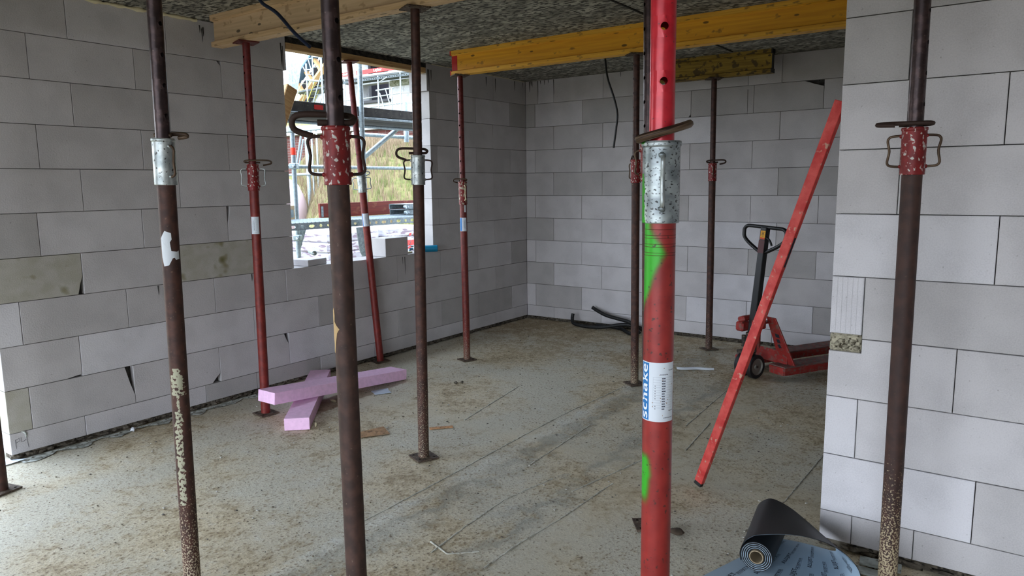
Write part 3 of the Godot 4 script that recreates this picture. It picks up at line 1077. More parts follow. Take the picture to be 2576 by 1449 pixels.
# a sticker bent round a tube: degrees left and right of the side that faces the viewer
func sticker(root: Node3D, r: float, a0: float, a1: float, y0: float, y1: float, m: Material, called := "sticker") -> MeshInstance3D:
	var st := tool()
	st.set_smooth_group(1)
	var n := 14
	for j in n:
		var f0 := deg_to_rad(lerpf(a0, a1, float(j) / n))
		var f1 := deg_to_rad(lerpf(a0, a1, float(j + 1) / n))
		var u0 := float(j) / n
		var u1 := float(j + 1) / n
		quad(st, Vector3(sin(f0) * r, y0, cos(f0) * r), Vector3(sin(f1) * r, y0, cos(f1) * r), Vector3(sin(f1) * r, y1, cos(f1) * r), Vector3(sin(f0) * r, y1, cos(f0) * r), Vector2(u0, 1), Vector2(u1, 1), Vector2(u1, 0), Vector2(u0, 0))
	return part(called, st, m, root)

func label_picture(seed_: int, blue: float) -> StandardMaterial3D:
	var w := 192
	var h := 256
	var im := Image.create(w, h, false, Image.FORMAT_RGB8)
	im.fill(Color(0.84, 0.87, 0.90))
	if blue > 0.0:
		im.fill_rect(Rect2i(6, 4, int(w * blue), h - 8), Color(0.08, 0.45, 0.72))
	var r := RandomNumberGenerator.new()
	r.seed = seed_
	var ink := Color(0.30, 0.31, 0.36)
	var x0 := int(w * (blue + 0.14))
	for k in 13:
		var y := 62 + k * 11
		im.fill_rect(Rect2i(x0, y, int(w * 0.52), 1), Color(0.66, 0.69, 0.73))
		im.fill_rect(Rect2i(x0 + int(w * 0.22), y + 3, 14 + r.randi() % 6, 5), ink)
		if r.randf() < 0.5:
			im.fill_rect(Rect2i(x0 + 8, y + 3, 5, 4), ink.lightened(0.3))
	for k in 3:
		im.fill_rect(Rect2i(x0 + int(w * 0.26 * k), 62, 1, 132), Color(0.66, 0.69, 0.73))
	for e in [[0.18, 48, 44], [0.40, 30, 36], [0.42, 206, 30], [0.28, 236, 56]]:
		var x := x0 + int(w * e[0])
		for q in int(e[2] / 5):
			im.fill_rect(Rect2i(x + q * 5, e[1] + (r.randi() % 2), 3, 4), ink)
	for k in 14:
		im.fill_rect(Rect2i(r.randi() % (w - 8), r.randi() % (h - 8), 2 + r.randi() % 3, 2 + r.randi() % 4), Color(0.55, 0.40, 0.27))
	return mat(Color.WHITE, 0.55, 0.0, ImageTexture.create_from_image(im))

func tube_mat(t: Texture2D, rough: float, metal: float) -> StandardMaterial3D:
	return mat(Color.WHITE, rough, metal, t)

func build_props() -> void:
	var rust0 := Color(0.225, 0.140, 0.115)
	var rust1 := Color(0.315, 0.195, 0.155)
	var spot := Color(0.40, 0.30, 0.24)
	var cream := Color(0.68, 0.63, 0.53)
	var red0 := Color(0.40, 0.105, 0.085)
	var red1 := Color(0.49, 0.150, 0.115)
	var dark0 := Color(0.20, 0.155, 0.155)
	var dark1 := Color(0.29, 0.225, 0.220)
	var dark_upper := mapped(tube_mat(skin(500, dark0, dark1, Color(0.36, 0.30, 0.28), 0.80), 0.36, 0.55), 0.16, 0.9)
	var rust_upper := mapped(tube_mat(skin(501, Color(0.21, 0.13, 0.11), Color(0.30, 0.19, 0.16), Color(0.36, 0.27, 0.22), 0.82), 0.5, 0.3), 0.16, 0.9)
	var red_upper := mapped(tube_mat(skin(502, Color(0.36, 0.10, 0.10), Color(0.45, 0.14, 0.13), Color(0.30, 0.19, 0.16), 0.74), 0.5, 0.15), 0.16, 0.9)
	# left, dark with cream splashes
	var p1 := func(u: float, v: float, c: Color, fa: float, fb: float) -> Color:
		# a long cream runnel of mortar on the side towards the opening
		var y := v * 1.58
		if y > 0.38 and y < 0.90:
			var du := absf(u - 0.42 - (0.03 if y > 0.70 else 0.0))
			var wdt := 0.075 + (0.05 if (y > 0.80 and y < 0.875) else 0.0) - (0.05 if (y > 0.74 and y < 0.80) else 0.0)
			if du < wdt * (0.35 + 1.1 * fb) and fb + 0.3 * fa > 0.52:
				return c.lerp(Color(0.70, 0.70, 0.60), 0.9)
		return c
	var a := prop("dark rusty prop with galvanised collar and cream mortar runnels in front of the window wall", Vector3(2.160, 0, 5.45), Vector3(2.219, 2.455, 5.45), {"collar": 1.549, "collar_mat": M.galv, "lower": tube_mat(skin(511, rust0, rust1, spot, 0.80, cream, 0.36, 0.42, p1), 0.62, 0.2), "upper": dark_upper, "handle": 28.0, "reach": 0.062, "holes": 38.0, "pin": 62.0, "pin_scale": 0.62, "pin_mat": M.pin, "pin_rise": 0.4})
	torn(a, 0.0308, [[-62, 1.300], [-64, 1.365], [-30, 1.392], [8, 1.384], [10, 1.362], [-2, 1.352], [4, 1.322], [40, 1.318], [56, 1.322], [58, 1.292], [30, 1.290], [22, 1.298], [10, 1.296], [-14, 1.272], [-48, 1.268]])
	# leaning red prop in the corner by the pink boards
	var b := prop("slender red prop rising behind the pink foam bars", Vector3(0.485, 0, 3.911), Vector3(0.490, 2.455, 3.89), {"collar": 1.513, "collar_len": 0.172, "collar_mat": M.worn_red, "lower": tube_mat(skin(512, red0, red1, Color(0.50, 0.24, 0.18), 0.80), 0.5, 0.1), "upper": red_upper, "handle": 80.0, "holes": 120.0, "pin": 92.0, "pin_mat": M.pin, "pin_flip": true, "pin_r": 0.0055, "head": M.red_plate, "handle_mat": M.galv, "head_turn": 0.3})
	sticker(b, 0.0308, -62, 40, 1.231, 1.344, label_picture(3, 0.0))
	# centre left, dark, in front of the window
	var c := prop("thick dark brown prop with chipped red collar in front of the window", Vector3(3.080, 0, 5.45), Vector3(3.075, 2.455, 5.45), {"collar": 1.541, "collar_mat": M.worn_red, "lower": tube_mat(skin(513, Color(0.22, 0.15, 0.125), Color(0.30, 0.205, 0.17), Color(0.42, 0.35, 0.30), 0.84), 0.62, 0.2), "upper": dark_upper, "handle": 96.0, "holes": 44.0, "pin": -88.0, "pin_flip": true, "pin_mat": M.pin_rust, "pin_r": 0.0088, "pin_rise": 1.8, "handle_mat": M.pin_rust})
	torn(c, 0.0310, [[-88, 1.115], [-92, 1.150], [-84, 1.192], [-66, 1.200], [-60, 1.178], [-64, 1.160], [-48, 1.150], [-30, 1.140], [-46, 1.128], [-60, 1.096], [-70, 1.068], [-86, 1.072], [-78, 1.092]])
	# leaning red one in the window
	var d := prop("leaning red prop standing against the window sill", Vector3(0.085, 0, 2.435), Vector3(-0.035, 2.558, 2.545), {"collar": 1.483, "collar_len": 0.15, "collar_mat": M.galv, "lower": tube_mat(skin(514, red0, red1, Color(0.52, 0.22, 0.16), 0.83), 0.5, 0.1), "upper": red_upper, "handle": 85.0, "holes": 100.0, "pin": 80.0, "pin_scale": 0.6, "pin_mat": M.galv, "pin_r": 0.005, "head": M.red_plate, "handle_mat": M.galv})
	sticker(d, 0.0308, -62, 60, 1.196, 1.305, label_picture(4, 0.14))
	# rusty one in mid floor
	prop("dark rusty prop on a square foot plate beside the wooden scrap", Vector3(1.933, 0, 3.907), Vector3(1.951, 2.455, 3.89), {"collar": 1.539, "collar_mat": M.galv, "lower": tube_mat(skin(515, rust0, rust1, spot, 0.82, cream.darkened(0.15), 0.52, 0.62), 0.62, 0.2), "upper": rust_upper, "handle": 92.0, "holes": 90.0, "pin": -90.0, "pin_flip": true, "pin_mat": M.pin_rust, "pin_rise": 1.9, "handle_mat": M.pin_rust, "plate_turn": 0.45})
	# slim one right of the window
	var e := prop("slim brownish red prop under the end of the long yellow beam", Vector3(0.691, 0, 1.972), Vector3(0.636, 2.455, 1.92), {"collar": 1.366, "collar_len": 0.195, "rc": 0.0355, "collar_mat": M.worn_red_pale, "lower": tube_mat(skin(516, Color(0.36, 0.11, 0.09), Color(0.44, 0.15, 0.12), Color(0.45, 0.34, 0.27), 0.76, cream.darkened(0.2), 0.45, 0.35), 0.55, 0.1), "upper": mapped(tube_mat(skin(517, Color(0.34, 0.09, 0.09), Color(0.44, 0.15, 0.14), Color(0.42, 0.30, 0.26), 0.7), 0.45, 0.15), 0.16, 0.9), "handle": 20.0, "reach": 0.06, "holes": -38.0, "pin": -88.0, "pin_scale": 0.7, "pin_mat": M.pin, "pin_r": 0.0055, "handle_mat": M.foam})
	sticker(e, 0.0308, -80, 50, 1.137, 1.253, label_picture(5, 0.36))
	sticker(e, 0.0308, 15, 45, 1.300, 1.360, M.paper, "torn_strip")
	# behind the red and green prop
	prop("rusty brown prop half hidden left of the red and green prop", Vector3(2.265, 0, 1.868), Vector3(2.262, 2.455, 1.90), {"collar": 1.535, "collar_len": 0.17, "collar_mat": M.worn_red, "lower": tube_mat(skin(518, rust0, rust1, Color(0.46, 0.36, 0.28), 0.80, cream.darkened(0.1), 0.42, 0.30), 0.62, 0.2), "upper": rust_upper, "handle": 40.0, "holes": -75.0, "pin": 180.0, "pin_scale": 0.7})
	prop("brown prop almost wholly hidden behind the red and green prop", Vector3(3.345, 0, 3.957), Vector3(3.276, 2.455, 3.89), {"collar": 1.544, "collar_mat": M.worn_red, "lower": tube_mat(skin(519, rust0, rust1, Color(0.66, 0.62, 0.58), 0.82), 0.62, 0.2), "upper": dark_upper, "handle": -80.0, "reach": 0.06, "holes": -58.0, "pin": 20.0, "pin_scale": 0.7, "plate_turn": 0.2})
	# the nearest: red with sprayed green
	var spray := func(u: float, v: float, c: Color, fa: float, fb: float) -> Color:
		var y := v * 1.489
		var ph := (u - 0.5) * 360.0
		var k := 0.0
		if y > 1.28 and y < 1.52:
			# wide at the top, running out to the left lower down
			var edge := lerpf(-75.0, 30.0, clampf((y - 1.28) / 0.12, 0, 1)) + (fa - 0.5) * 16.0
			if y > 1.40:
				edge = lerpf(30.0, -30.0, clampf((y - 1.40) / 0.05, 0, 1)) + (fa - 0.5) * 10.0
			k = smooth(-10.0, 30.0, edge - ph)
		if y > 0.87 and y < 0.995:
			var e2 := -18.0 - absf(y - 0.945) * 260.0 + (fa - 0.5) * 14.0
			k = maxf(k, smooth(-8.0, 26.0, e2 - ph) * smooth(0.87, 0.905, y) * smooth(0.995, 0.975, y))
		if ph < -110.0:
			k = 0.0
		c = c.lerp(Color(0.20, 0.66, 0.12), k)
		if fb > 0.80:
			c = c.lerp(Color(0.22, 0.14, 0.12), clampf((fb - 0.80) / 0.04, 0, 1) * 0.8)
		return c
	var f := prop("bright red prop with sprayed green patches, nearest in the foreground", Vector3(4.050, 0, 5.48), Vector3(4.043, 2.455, 5.48), {"collar": 1.459, "rc": 0.0362, "collar_mat": mapped(mat(Color.WHITE, 0.42, 0.7, skin(530, Color(0.50, 0.53, 0.54), Color(0.68, 0.71, 0.71), Color(0.18, 0.18, 0.18), 0.72, Color.WHITE, -1.0, 1.0, collar_green, 128, 0.17)), 1.0, 6.3291), "lower": tube_mat(skin(520, Color(0.52, 0.13, 0.12), Color(0.60, 0.17, 0.15), Color(0.62, 0.30, 0.26), 0.86, Color.WHITE, -1.0, 1.0, spray), 0.42, 0.1), "upper": mapped(tube_mat(skin(521, Color(0.70, 0.10, 0.16), Color(0.78, 0.14, 0.19), Color(0.35, 0.20, 0.17), 0.84), 0.30, 0.15), 0.16, 0.9), "handle": 4.0, "reach": 0.046, "holes": 6.0, "first_hole": 0.111, "pin": 90.0, "pin_flip": true, "pin_path": [[0.01, -0.034, 0.004], [-0.024, -0.020, -0.003], [-0.043, 0.008, -0.006], [-0.036, 0.030, -0.004], [0.0, 0.038, 0.005], [0.030, 0.034, 0.013], [0.047, 0.020, 0.019], [0.052, 0.004, 0.022]], "pin_mat": M.pin, "pin_r": 0.0078, "handle_mat": M.galv, "thread": true, "lower_thread": mat(Color(0.34, 0.13, 0.10), 0.7, 0.2), "sides": 36})
	var big := sticker(f, 0.0308, -80, 72, 1.060, 1.182, label_picture(6, 0.27))
	var st := tool()
	var onto := func(p: Vector2) -> Vector3:
		# written upwards along the blue strip
		var ph := deg_to_rad(-57.0) - p.y / 0.0308
		return Vector3(sin(ph) * 0.0313, 1.121 + p.x, cos(ph) * 0.0313)
	letters(st, "schake", 0.0165, onto, 1.0, 0.0, 700, "Droid Sans", 0.112)
	part("maker_lettering", st, mat(Color(0.90, 0.93, 0.95), 0.6), big)
	# far one under the short beam
	prop("dark prop standing under the short olive beam by the back wall", Vector3(2.327, 0, 0.434), Vector3(2.267, 2.455, 0.32), {"collar": 1.544, "collar_mat": M.worn_red, "lower": tube_mat(skin(522, rust0, rust1, Color(0.55, 0.48, 0.42), 0.84, cream.darkened(0.2), 0.6, 0.4), 0.62, 0.2), "upper": rust_upper, "handle": 8.0, "reach": 0.05, "holes": 100.0, "pin": 88.0, "pin_flip": true, "pin_mat": M.pin_rust, "pin_rise": 1.2})
	# right, in front of the cross wall
	prop("dark brown prop with cream speckled foot in front of the right wall", Vector3(4.316, 0, 4.0), Vector3(4.304, 2.455, 4.0), {"collar": 1.553, "r1": 0.0320, "rc": 0.0385, "r2": 0.0255, "collar_mat": M.worn_red, "lower": tube_mat(skin(523, Color(0.205, 0.135, 0.115), Color(0.27, 0.175, 0.145), Color(0.30, 0.21, 0.17), 0.84, Color(0.68, 0.62, 0.50), 0.26, 0.40), 0.65, 0.15), "upper": dark_upper, "handle": 88.0, "reach": 0.078, "holes": 75.0, "pin": -86.0, "pin_mat": M.pin_rust, "pin_rise": 0.2, "pin_r": 0.0074, "handle_mat": M.pin})
	# at the left edge by the opening
	prop("dark prop cut off by the left edge of the picture", Vector3(0.424, 0, 5.466), Vector3(0.424, 2.455, 5.47), {"collar": 1.545, "collar_mat": M.worn_red, "lower": tube_mat(skin(524, rust0, rust1, spot, 0.84), 0.62, 0.2), "upper": dark_upper, "plate_turn": 0.55})

func collar_green(u: float, v: float, c: Color, fa: float, fb: float) -> Color:
	# only the picture's lower edge repeats round the collar: overspray on its left flank
	var ph := (u - 0.5) * 360.0
	if ph < -62.0 + (fa - 0.5) * 14.0 and ph > -130.0 and v > 0.20 and v < 0.84:
		return c.lerp(Color(0.20, 0.66, 0.12), 0.9)
	return c

# torn remains of a paper label: outline in degrees and height
func torn(root: Node3D, r: float, outline: Array) -> void:
	var poly := PackedVector2Array()
	for e in outline:
		poly.append(Vector2(deg_to_rad(e[0]), e[1]))
	var idx := Geometry2D.triangulate_polygon(poly)
	var st := tool()
	for k in range(0, idx.size(), 3):
		var ps := []
		for q in 3:
			ps.append(poly[idx[k + q]])
		split_on(st, ps, r, 0)
	part("torn_label", st, M.paper if r < 0.0309 else mat(Color(0.74, 0.62, 0.44), 0.8), root)

func split_on(st: SurfaceTool, ps: Array, r: float, deep: int) -> void:
	var w: float = max(absf(ps[0].x - ps[1].x), max(absf(ps[1].x - ps[2].x), absf(ps[0].x - ps[2].x)))
	if w > 0.3 and deep < 4:
		var m := [(ps[0] + ps[1]) * 0.5, (ps[1] + ps[2]) * 0.5, (ps[2] + ps[0]) * 0.5]
		split_on(st, [ps[0], m[0], m[2]], r, deep + 1)
		split_on(st, [m[0], ps[1], m[1]], r, deep + 1)
		split_on(st, [m[2], m[1], ps[2]], r, deep + 1)
		split_on(st, m, r, deep + 1)
		return
	st.set_smooth_group(-1)
	var q := []
	for p in ps:
		q.append(Vector3(sin(p.x) * r, p.y, cos(p.x) * r))
	tri(st, q[0], q[1], q[2])

# ------------------------------------------------------------------ formwork beams under the slab
func beam(label: String, x0: float, x1: float, z: float, web: Material, flange: Material, end_a: Material, end_b: Material) -> void:
	var L := x1 - x0
	var root := thing("formwork_beam", label, "beam", Vector3(x0, 2.455, z), Basis.IDENTITY, "timber beams under the slab")
	var st := tool()
	box(st, Vector3(L, 0.124, 0.027), Transform3D(Basis.IDENTITY, Vector3(L * 0.5, 0.1, 0)))
	part("web", st, web, root)
	for e in [0.020, 0.1797]:
		st = tool()
		# flange with sloping inner shoulders
		var s := 1.0 if e < 0.1 else -1.0
		var poly := PackedVector2Array()
		for p in [[-0.040, -0.020], [0.040, -0.020], [0.040, 0.012], [0.0135, 0.020], [-0.0135, 0.020], [-0.040, 0.012]]:
			poly.append(Vector2(p[0], p[1] * s))
		if s < 0:
			poly.reverse()
		var n := poly.size()
		st.set_smooth_group(-1)
		for k in n:
			var p := poly[k]
			var q := poly[(k + 1) % n]
			var v := (p - q).length()
			quad(st, Vector3(0, e + p.y, p.x), Vector3(L, e + p.y, p.x), Vector3(L, e + q.y, q.x), Vector3(0, e + q.y, q.x), Vector2(0, k * 0.1), Vector2(L, k * 0.1), Vector2(L, k * 0.1 + v), Vector2(0, k * 0.1 + v))
		for k in range(1, n - 1):
			tri(st, Vector3(0, e + poly[0].y, poly[0].x), Vector3(0, e + poly[k].y, poly[k].x), Vector3(0, e + poly[k + 1].y, poly[k + 1].x))
			tri(st, Vector3(L, e + poly[0].y, poly[0].x), Vector3(L, e + poly[k + 1].y, poly[k + 1].x), Vector3(L, e + poly[k].y, poly[k].x))
		part("flange", st, flange, root)
	# painted or capped ends
	for e in [[0.0, end_a], [L, end_b]]:
		if e[1] == null:
			continue
		st = tool()
		var t := 0.012
		var cx: float = e[0] + (t * 0.5 - 0.003 if e[0] == 0.0 else 0.003 - t * 0.5)
		box(st, Vector3(t, 0.038, 0.083), Transform3D(Basis.IDENTITY, Vector3(cx, 0.0195, 0)), 0.001)
		box(st, Vector3(t, 0.038, 0.083), Transform3D(Basis.IDENTITY, Vector3(cx, 0.1805, 0)), 0.001)
		box(st, Vector3(0.060 if e[1] == M.red_paint else t, 0.122, 0.0285), Transform3D(Basis.IDENTITY, Vector3(cx + (0.024 if e[0] == 0.0 else -0.024) * (1.0 if e[1] == M.red_paint else 0.0), 0.1, 0)))
		part("painted_end", st, e[1], root)

func build_beams() -> void:
	beam("pale natural wood formwork beam at the top left of the picture", 0.170, 5.0, 3.890, M.pine, M.pine_flange, null, null)
	beam("long yellow formwork beam with a red painted end", 0.560, 4.6, 1.915, M.yellow, M.yellow_flange, M.red_paint, M.red_paint)
	beam("short olive formwork beam with a black end cap by the back wall", 1.740, 2.775, 0.300, M.olive, M.olive_flange, M.black_cap, M.black_cap)
	beam("formwork beam over the foreground row of props, above the picture", 0.20, 4.55, 5.465, M.pine, M.pine_flange, null, null)
	# cable conduits
	var st := tool()
	tube(st, rod([Vector3(0.86, 2.655, 4.06), Vector3(0.90, 2.60, 4.05), Vector3(1.00, 2.535, 4.03), Vector3(1.12, 2.415, 4.01), Vector3(1.232, 2.325, 3.995)], 6), 0.0105, 10)
	one("blue_conduit", st, mat(Color(0.07, 0.13, 0.24), 0.5), "dark blue conduit hanging down in front of the pale beam", "conduit")
	st = tool()
	tube(st, rod([Vector3(1.52, 2.655, 1.0), Vector3(1.530, 2.60, 1.0), Vector3(1.553, 2.45, 1.0), Vector3(1.622, 2.26, 1.0), Vector3(1.652, 2.13, 1.0), Vector3(1.640, 2.0, 1.0), Vector3(1.617, 1.842, 1.0)], 6), 0.0085, 10)
	one("black_conduit", st, mat(Color(0.035, 0.04, 0.05), 0.5), "thin black conduit dangling from the slab behind the yellow beam", "conduit")
	st = tool()
	tube(st, [Vector3(1.72, 2.655, 4.02), Vector3(1.722, 2.60, 4.02), Vector3(1.724, 2.505, 4.02)], 0.002, 6)
	one("tie_wire", st, mat(Color(0.10, 0.08, 0.07), 0.6), "short thin wire sticking down under the pale beam", "wire")

# ------------------------------------------------------------------ at the window
func build_window_things() -> void:
	var st := tool()
	var g := 0.001
	box(st, Vector3(0.09, 0.0485, 1.56), Transform3D(Basis.IDENTITY, Vector3(-0.045, 2.5883, 2.42)), 0.003)
	# grain runs along z here
	var tm := M.new_timber.duplicate() as StandardMaterial3D
	one("soffit_timber", st, tm, "long pale timber under the slab edge across the window head", "timber")
	st = tool()
	box(st, Vector3(0.19, 0.163, 0.288), Transform3D(Basis.IDENTITY, Vector3(-0.097, 0.905 + 0.0815, 2.093)), 0.003)
	one("cut_block", st, M.block[1], "cut aerated concrete block standing on the sill beside the blue can", "block")
	st = tool()
	box(st, Vector3(0.20, 0.050, 0.215), Transform3D(Basis(Vector3.UP, 0.13), Vector3(-0.116, 0.930, 3.004)), 0.003)
	one("block_slab", st, M.block[4], "flat slice of block lying on the left end of the sill", "block")
	# can of mounting foam on its side
	var dir := (Vector3(0.095, 0.938, 1.632) - Vector3(-0.075, 0.938, 1.80)).normalized()
	var up := Vector3.UP
	var b := Basis(up.cross(dir).normalized(), up, dir)
	var can := thing("foam_can", "blue foam can lying at the right end of the window sill", "can", Vector3(-0.005, 0.938, 1.732), b)
	var turn := Transform3D(Basis(Vector3.RIGHT, PI * 0.5), Vector3.ZERO)
	st = tool()
	lathe(st, [Vector2(0.0, 0.130), Vector2(0.030, 0.130), Vector2(0.0325, 0.126), Vector2(0.0325, -0.02)], 24, turn)
	part("can_body", st, mat(Color(0.02, 0.46, 0.60), 0.35, 0.2), can)
	st = tool()
	lathe(st, [Vector2(0.0322, -0.02), Vector2(0.0322, -0.075), Vector2(0.028, -0.092), Vector2(0.012, -0.102), Vector2(0.0, -0.103)], 24, turn)
	part("can_shoulder", st, mat(Color(0.78, 0.80, 0.82), 0.4, 0.2), can)
	st = tool()
	tube(st, [Vector3(0, 0, -0.10), Vector3(0, 0, -0.135)], 0.012, 10)
	tube(st, [Vector3(0, 0, -0.125), Vector3(0.0, -0.030, -0.140), Vector3(0.0, -0.055, -0.145)], [0.008, 0.007, 0.009], 8)
	part("nozzle", st, mat(Color(0.25, 0.45, 0.55), 0.5), can)
	st = tool()
	box(st, Vector3(0.05, 0.014, 0.13), Transform3D(Basis(Vector3.UP, 0.2), Vector3(-0.07, 0.912, 1.90)), 0.002)
	one("can_wedge", st, M.foam, "flat cream scrap on the sill under the can nozzle", "scrap")

# ------------------------------------------------------------------ on the floor
func sheet(st: SurfaceTool, outline: Array, lift: Callable) -> void:
	var poly := PackedVector2Array()
	for e in outline:
		poly.append(e)
	var idx := Geometry2D.triangulate_polygon(poly)
	st.set_smooth_group(-1)
	for k in range(0, idx.size(), 3):
		var a := poly[idx[k]]
		var b := poly[idx[k + 1]]
		var c := poly[idx[k + 2]]
		for s in [0.0, 0.0007]:
			tri(st, Vector3(a.x, lift.call(a) + s, a.y), Vector3(b.x, lift.call(b) + s, b.y), Vector3(c.x, lift.call(c) + s, c.y))
	for k in poly.size():
		var p := poly[k]
		var q := poly[(k + 1) % poly.size()]
		quad(st, Vector3(p.x, lift.call(p), p.y), Vector3(q.x, lift.call(q), q.y), Vector3(q.x, lift.call(q) + 0.0007, q.y), Vector3(p.x, lift.call(p) + 0.0007, p.y))

func build_floor_things() -> void:
	# two bars of pink insulation foam, one lying across the other
	var pt := mottled(256, 256, 601, 0.03, Color(0.955, 0.955, 0.955), Color(1, 1, 1), 0.03, Color(0.90, 0.88, 0.90), 0.85, 0.02)
	var pink := world_mapped(mat(Color(0.975, 0.800, 0.930), 0.75, 0.0, pt), 3.0)
	pink.subsurf_scatter_enabled = false
	var a0 := Vector3(0.949, 0.0405, 4.014)
	var a1 := Vector3(0.112, 0.0405, 3.122)
	var st := tool()
	var d := (a1 - a0)
	var bx := d.normalized()
	var bz := bx.cross(Vector3.UP).normalized()
	box(st, Vector3(d.length(), 0.079, 0.157), Transform3D.IDENTITY, 0.0015)
	one("foam_bar", st, pink, "pink foam bar lying underneath, pointing from the wall to the viewer", "foam bar", Transform3D(Basis(bx, Vector3.UP, bz), (a0 + a1) * 0.5), "pink insulation foam bars")
	var b0 := Vector3(0.613, 0.1575, 3.990)
	var b1 := Vector3(0.607, 0.0415, 2.745)
	d = b1 - b0
	bx = d.normalized()
	bz = bx.cross(Vector3.UP).normalized()
	st = tool()
	box(st, Vector3(d.length(), 0.079, 0.176), Transform3D.IDENTITY, 0.0015)
	one("foam_bar", st, pink, "pink foam bar laid crosswise on top of the other pink bar", "foam bar", Transform3D(Basis(bx, bz.cross(bx), bz), (b0 + b1) * 0.5), "pink insulation foam bars")
	# scraps
	var flat := func(_p: Vector2) -> float: return 0.0012
	st = tool()
	sheet(st, [Vector2(0.70, 3.14), Vector2(0.80, 3.19), Vector2(0.86, 3.08), Vector2(0.80, 3.05), Vector2(0.75, 3.01)], func(p: Vector2) -> float: return 0.0015 + 0.010 * maxf(0.0, 0.80 - p.x))
	one("paper_scrap", st, mat(Color(0.74, 0.79, 0.84), 0.8), "torn white paper lying beside the pink bars", "paper")
	st = tool()
	sheet(st, [Vector2(1.30, 3.86), Vector2(1.385, 3.90), Vector2(1.50, 3.74), Vector2(1.36, 3.66)], func(p: Vector2) -> float: return 0.002 + 0.02 * maxf(0.0, p.x - 1.42))
	one("cardboard_scrap", st, world_mapped(mat(Color(0.72, 0.56, 0.40), 0.85, 0.0, mottled(64, 64, 602, 0.06, Color(0.85, 0.85, 0.85), Color(1, 1, 1), 0.12, Color(0.45, 0.4, 0.35), 0.72)), 4.0), "small tan cardboard scrap between the props", "cardboard")
	st = tool()
	box(st, Vector3(0.150, 0.006, 0.030), Transform3D(Basis(Vector3.UP, 0.85), Vector3(1.690, 0.004, 3.475)), 0.001)
	one("wood_offcut", st, world_mapped(mat(Color(0.80, 0.60, 0.42), 0.8, 0.0, mottled(64, 64, 603, 0.06, Color(0.85, 0.85, 0.85), Color(1, 1, 1), 0.12, Color(0.45, 0.4, 0.35), 0.72)), 5.0), "thin orange wooden offcut behind the mid floor prop", "offcut")
	st = tool()
	blob(st, Vector3(0.985, 0.010, 3.895), Vector3(0.009, 0.016, 0.009), 0.25, 41)
	one("foam_crumb", st, M.foam, "white foam crumb standing right of the lower pink bar end", "crumb", Transform3D.IDENTITY, "foam crumbs")
	st = tool()
	blob(st, Vector3(0.660, 0.007, 3.470), Vector3(0.030, 0.008, 0.010), 0.2, 42)
	one("foam_crumb", st, M.foam, "long white foam crumb lying in the angle of the pink bars", "crumb", Transform3D.IDENTITY, "foam crumbs")
	st = tool()
	blob(st, Vector3(0.075, 0.012, 4.61), Vector3(0.016, 0.014, 0.016), 0.3, 43)
	one("foam_crumb", st, M.paper, "white lump at the foot of the left wall", "crumb", Transform3D.IDENTITY, "foam crumbs")
	st = tool()
	blob(st, Vector3(1.10, 0.008, 2.62), Vector3(0.014, 0.010, 0.014), 0.3, 44)
	blob(st, Vector3(1.13, 0.007, 2.58), Vector3(0.012, 0.009, 0.012), 0.3, 45)
	one("pebble_pair", st, M.mortar, "two grey pebbles on the floor right of the pink bar", "pebbles")
	st = tool()
	blob(st, Vector3(3.475, 0.008, 3.955), Vector3(0.035, 0.012, 0.026), 0.35, 46, 10, 5)
	one("mud_clod", st, mat(Color(0.25, 0.20, 0.15), 0.95), "flat brown mud clod right of the red and green prop", "clod")
	# curled white sheet in the doorway
	st = tool()
	sheet(st, [Vector2(-0.10, 5.31), Vector2(0.05, 5.36), Vector2(0.055, 5.30), Vector2(0.06, 5.21), Vector2(0.02, 5.235), Vector2(-0.06, 5.27)], func(p: Vector2) -> float: return 0.004 + 0.35 * maxf(0.0, 5.285 - p.y) * maxf(0.0, p.x + 0.02) * 3.0)
	one("paper_sheet", st, mat(Color(0.86, 0.90, 0.95), 0.6), "white paper with a raised corner in the left opening", "paper")
	# strip of white film near the far prop
	st = tool()
	var top := []
	for k in 14:
		var t := k / 13.0
		top.append([Vector2(2.36 + 0.27 * t, 1.27 - 0.135 * t + 0.012 * sin(t * 9.0)), 0.020 + 0.008 * sin(t * 5.0)])
	for k in 13:
		var pa: Vector2 = top[k][0]
		var pb: Vector2 = top[k + 1][0]
		var n := Vector2(0.45, 0.89)
		var wa: float = top[k][1]
		var wb: float = top[k + 1][1]
		for j in 4:
			var f0 := -1.0 + 0.5 * j
			var f1 := f0 + 0.5
			st.set_smooth_group(1)
			quad(st, Vector3(pa.x + n.x * wa * f1, 0.002 + 0.016 * (1 - f1 * f1), pa.y + n.y * wa * f1), Vector3(pb.x + n.x * wb * f1, 0.002 + 0.016 * (1 - f1 * f1), pb.y + n.y * wb * f1), Vector3(pb.x + n.x * wb * f0, 0.002 + 0.016 * (1 - f0 * f0), pb.y + n.y * wb * f0), Vector3(pa.x + n.x * wa * f0, 0.002 + 0.016 * (1 - f0 * f0), pa.y + n.y * wa * f0))
	one("film_strip", st, mat(Color(0.80, 0.82, 0.84), 0.5), "crumpled white film strip on the floor before the pallet truck", "film")
	# black corrugated ends of conduits by the back wall
	var hose := world_mapped(mat(Color(1, 1, 1), 0.55, 0.0, mottled(64, 64, 604, 0.05, Color(0.03, 0.032, 0.035), Color(0.06, 0.062, 0.065), 0.09, Color(0.30, 0.29, 0.27), 0.78)), 6.0)
	st = tool()
	corrugated(st, rod([Vector3(0.690, 0.130, 0.13), Vector3(0.688, 0.085, 0.14), Vector3(0.715, 0.040, 0.17), Vector3(0.80, 0.024, 0.19), Vector3(0.95, 0.022, 0.20), Vector3(1.10, 0.035, 0.19), Vector3(1.25, 0.068, 0.17), Vector3(1.36, 0.080, 0.15), Vector3(1.46, 0.055, 0.10), Vector3(1.52, 0.022, 0.07)], 8), 0.020)
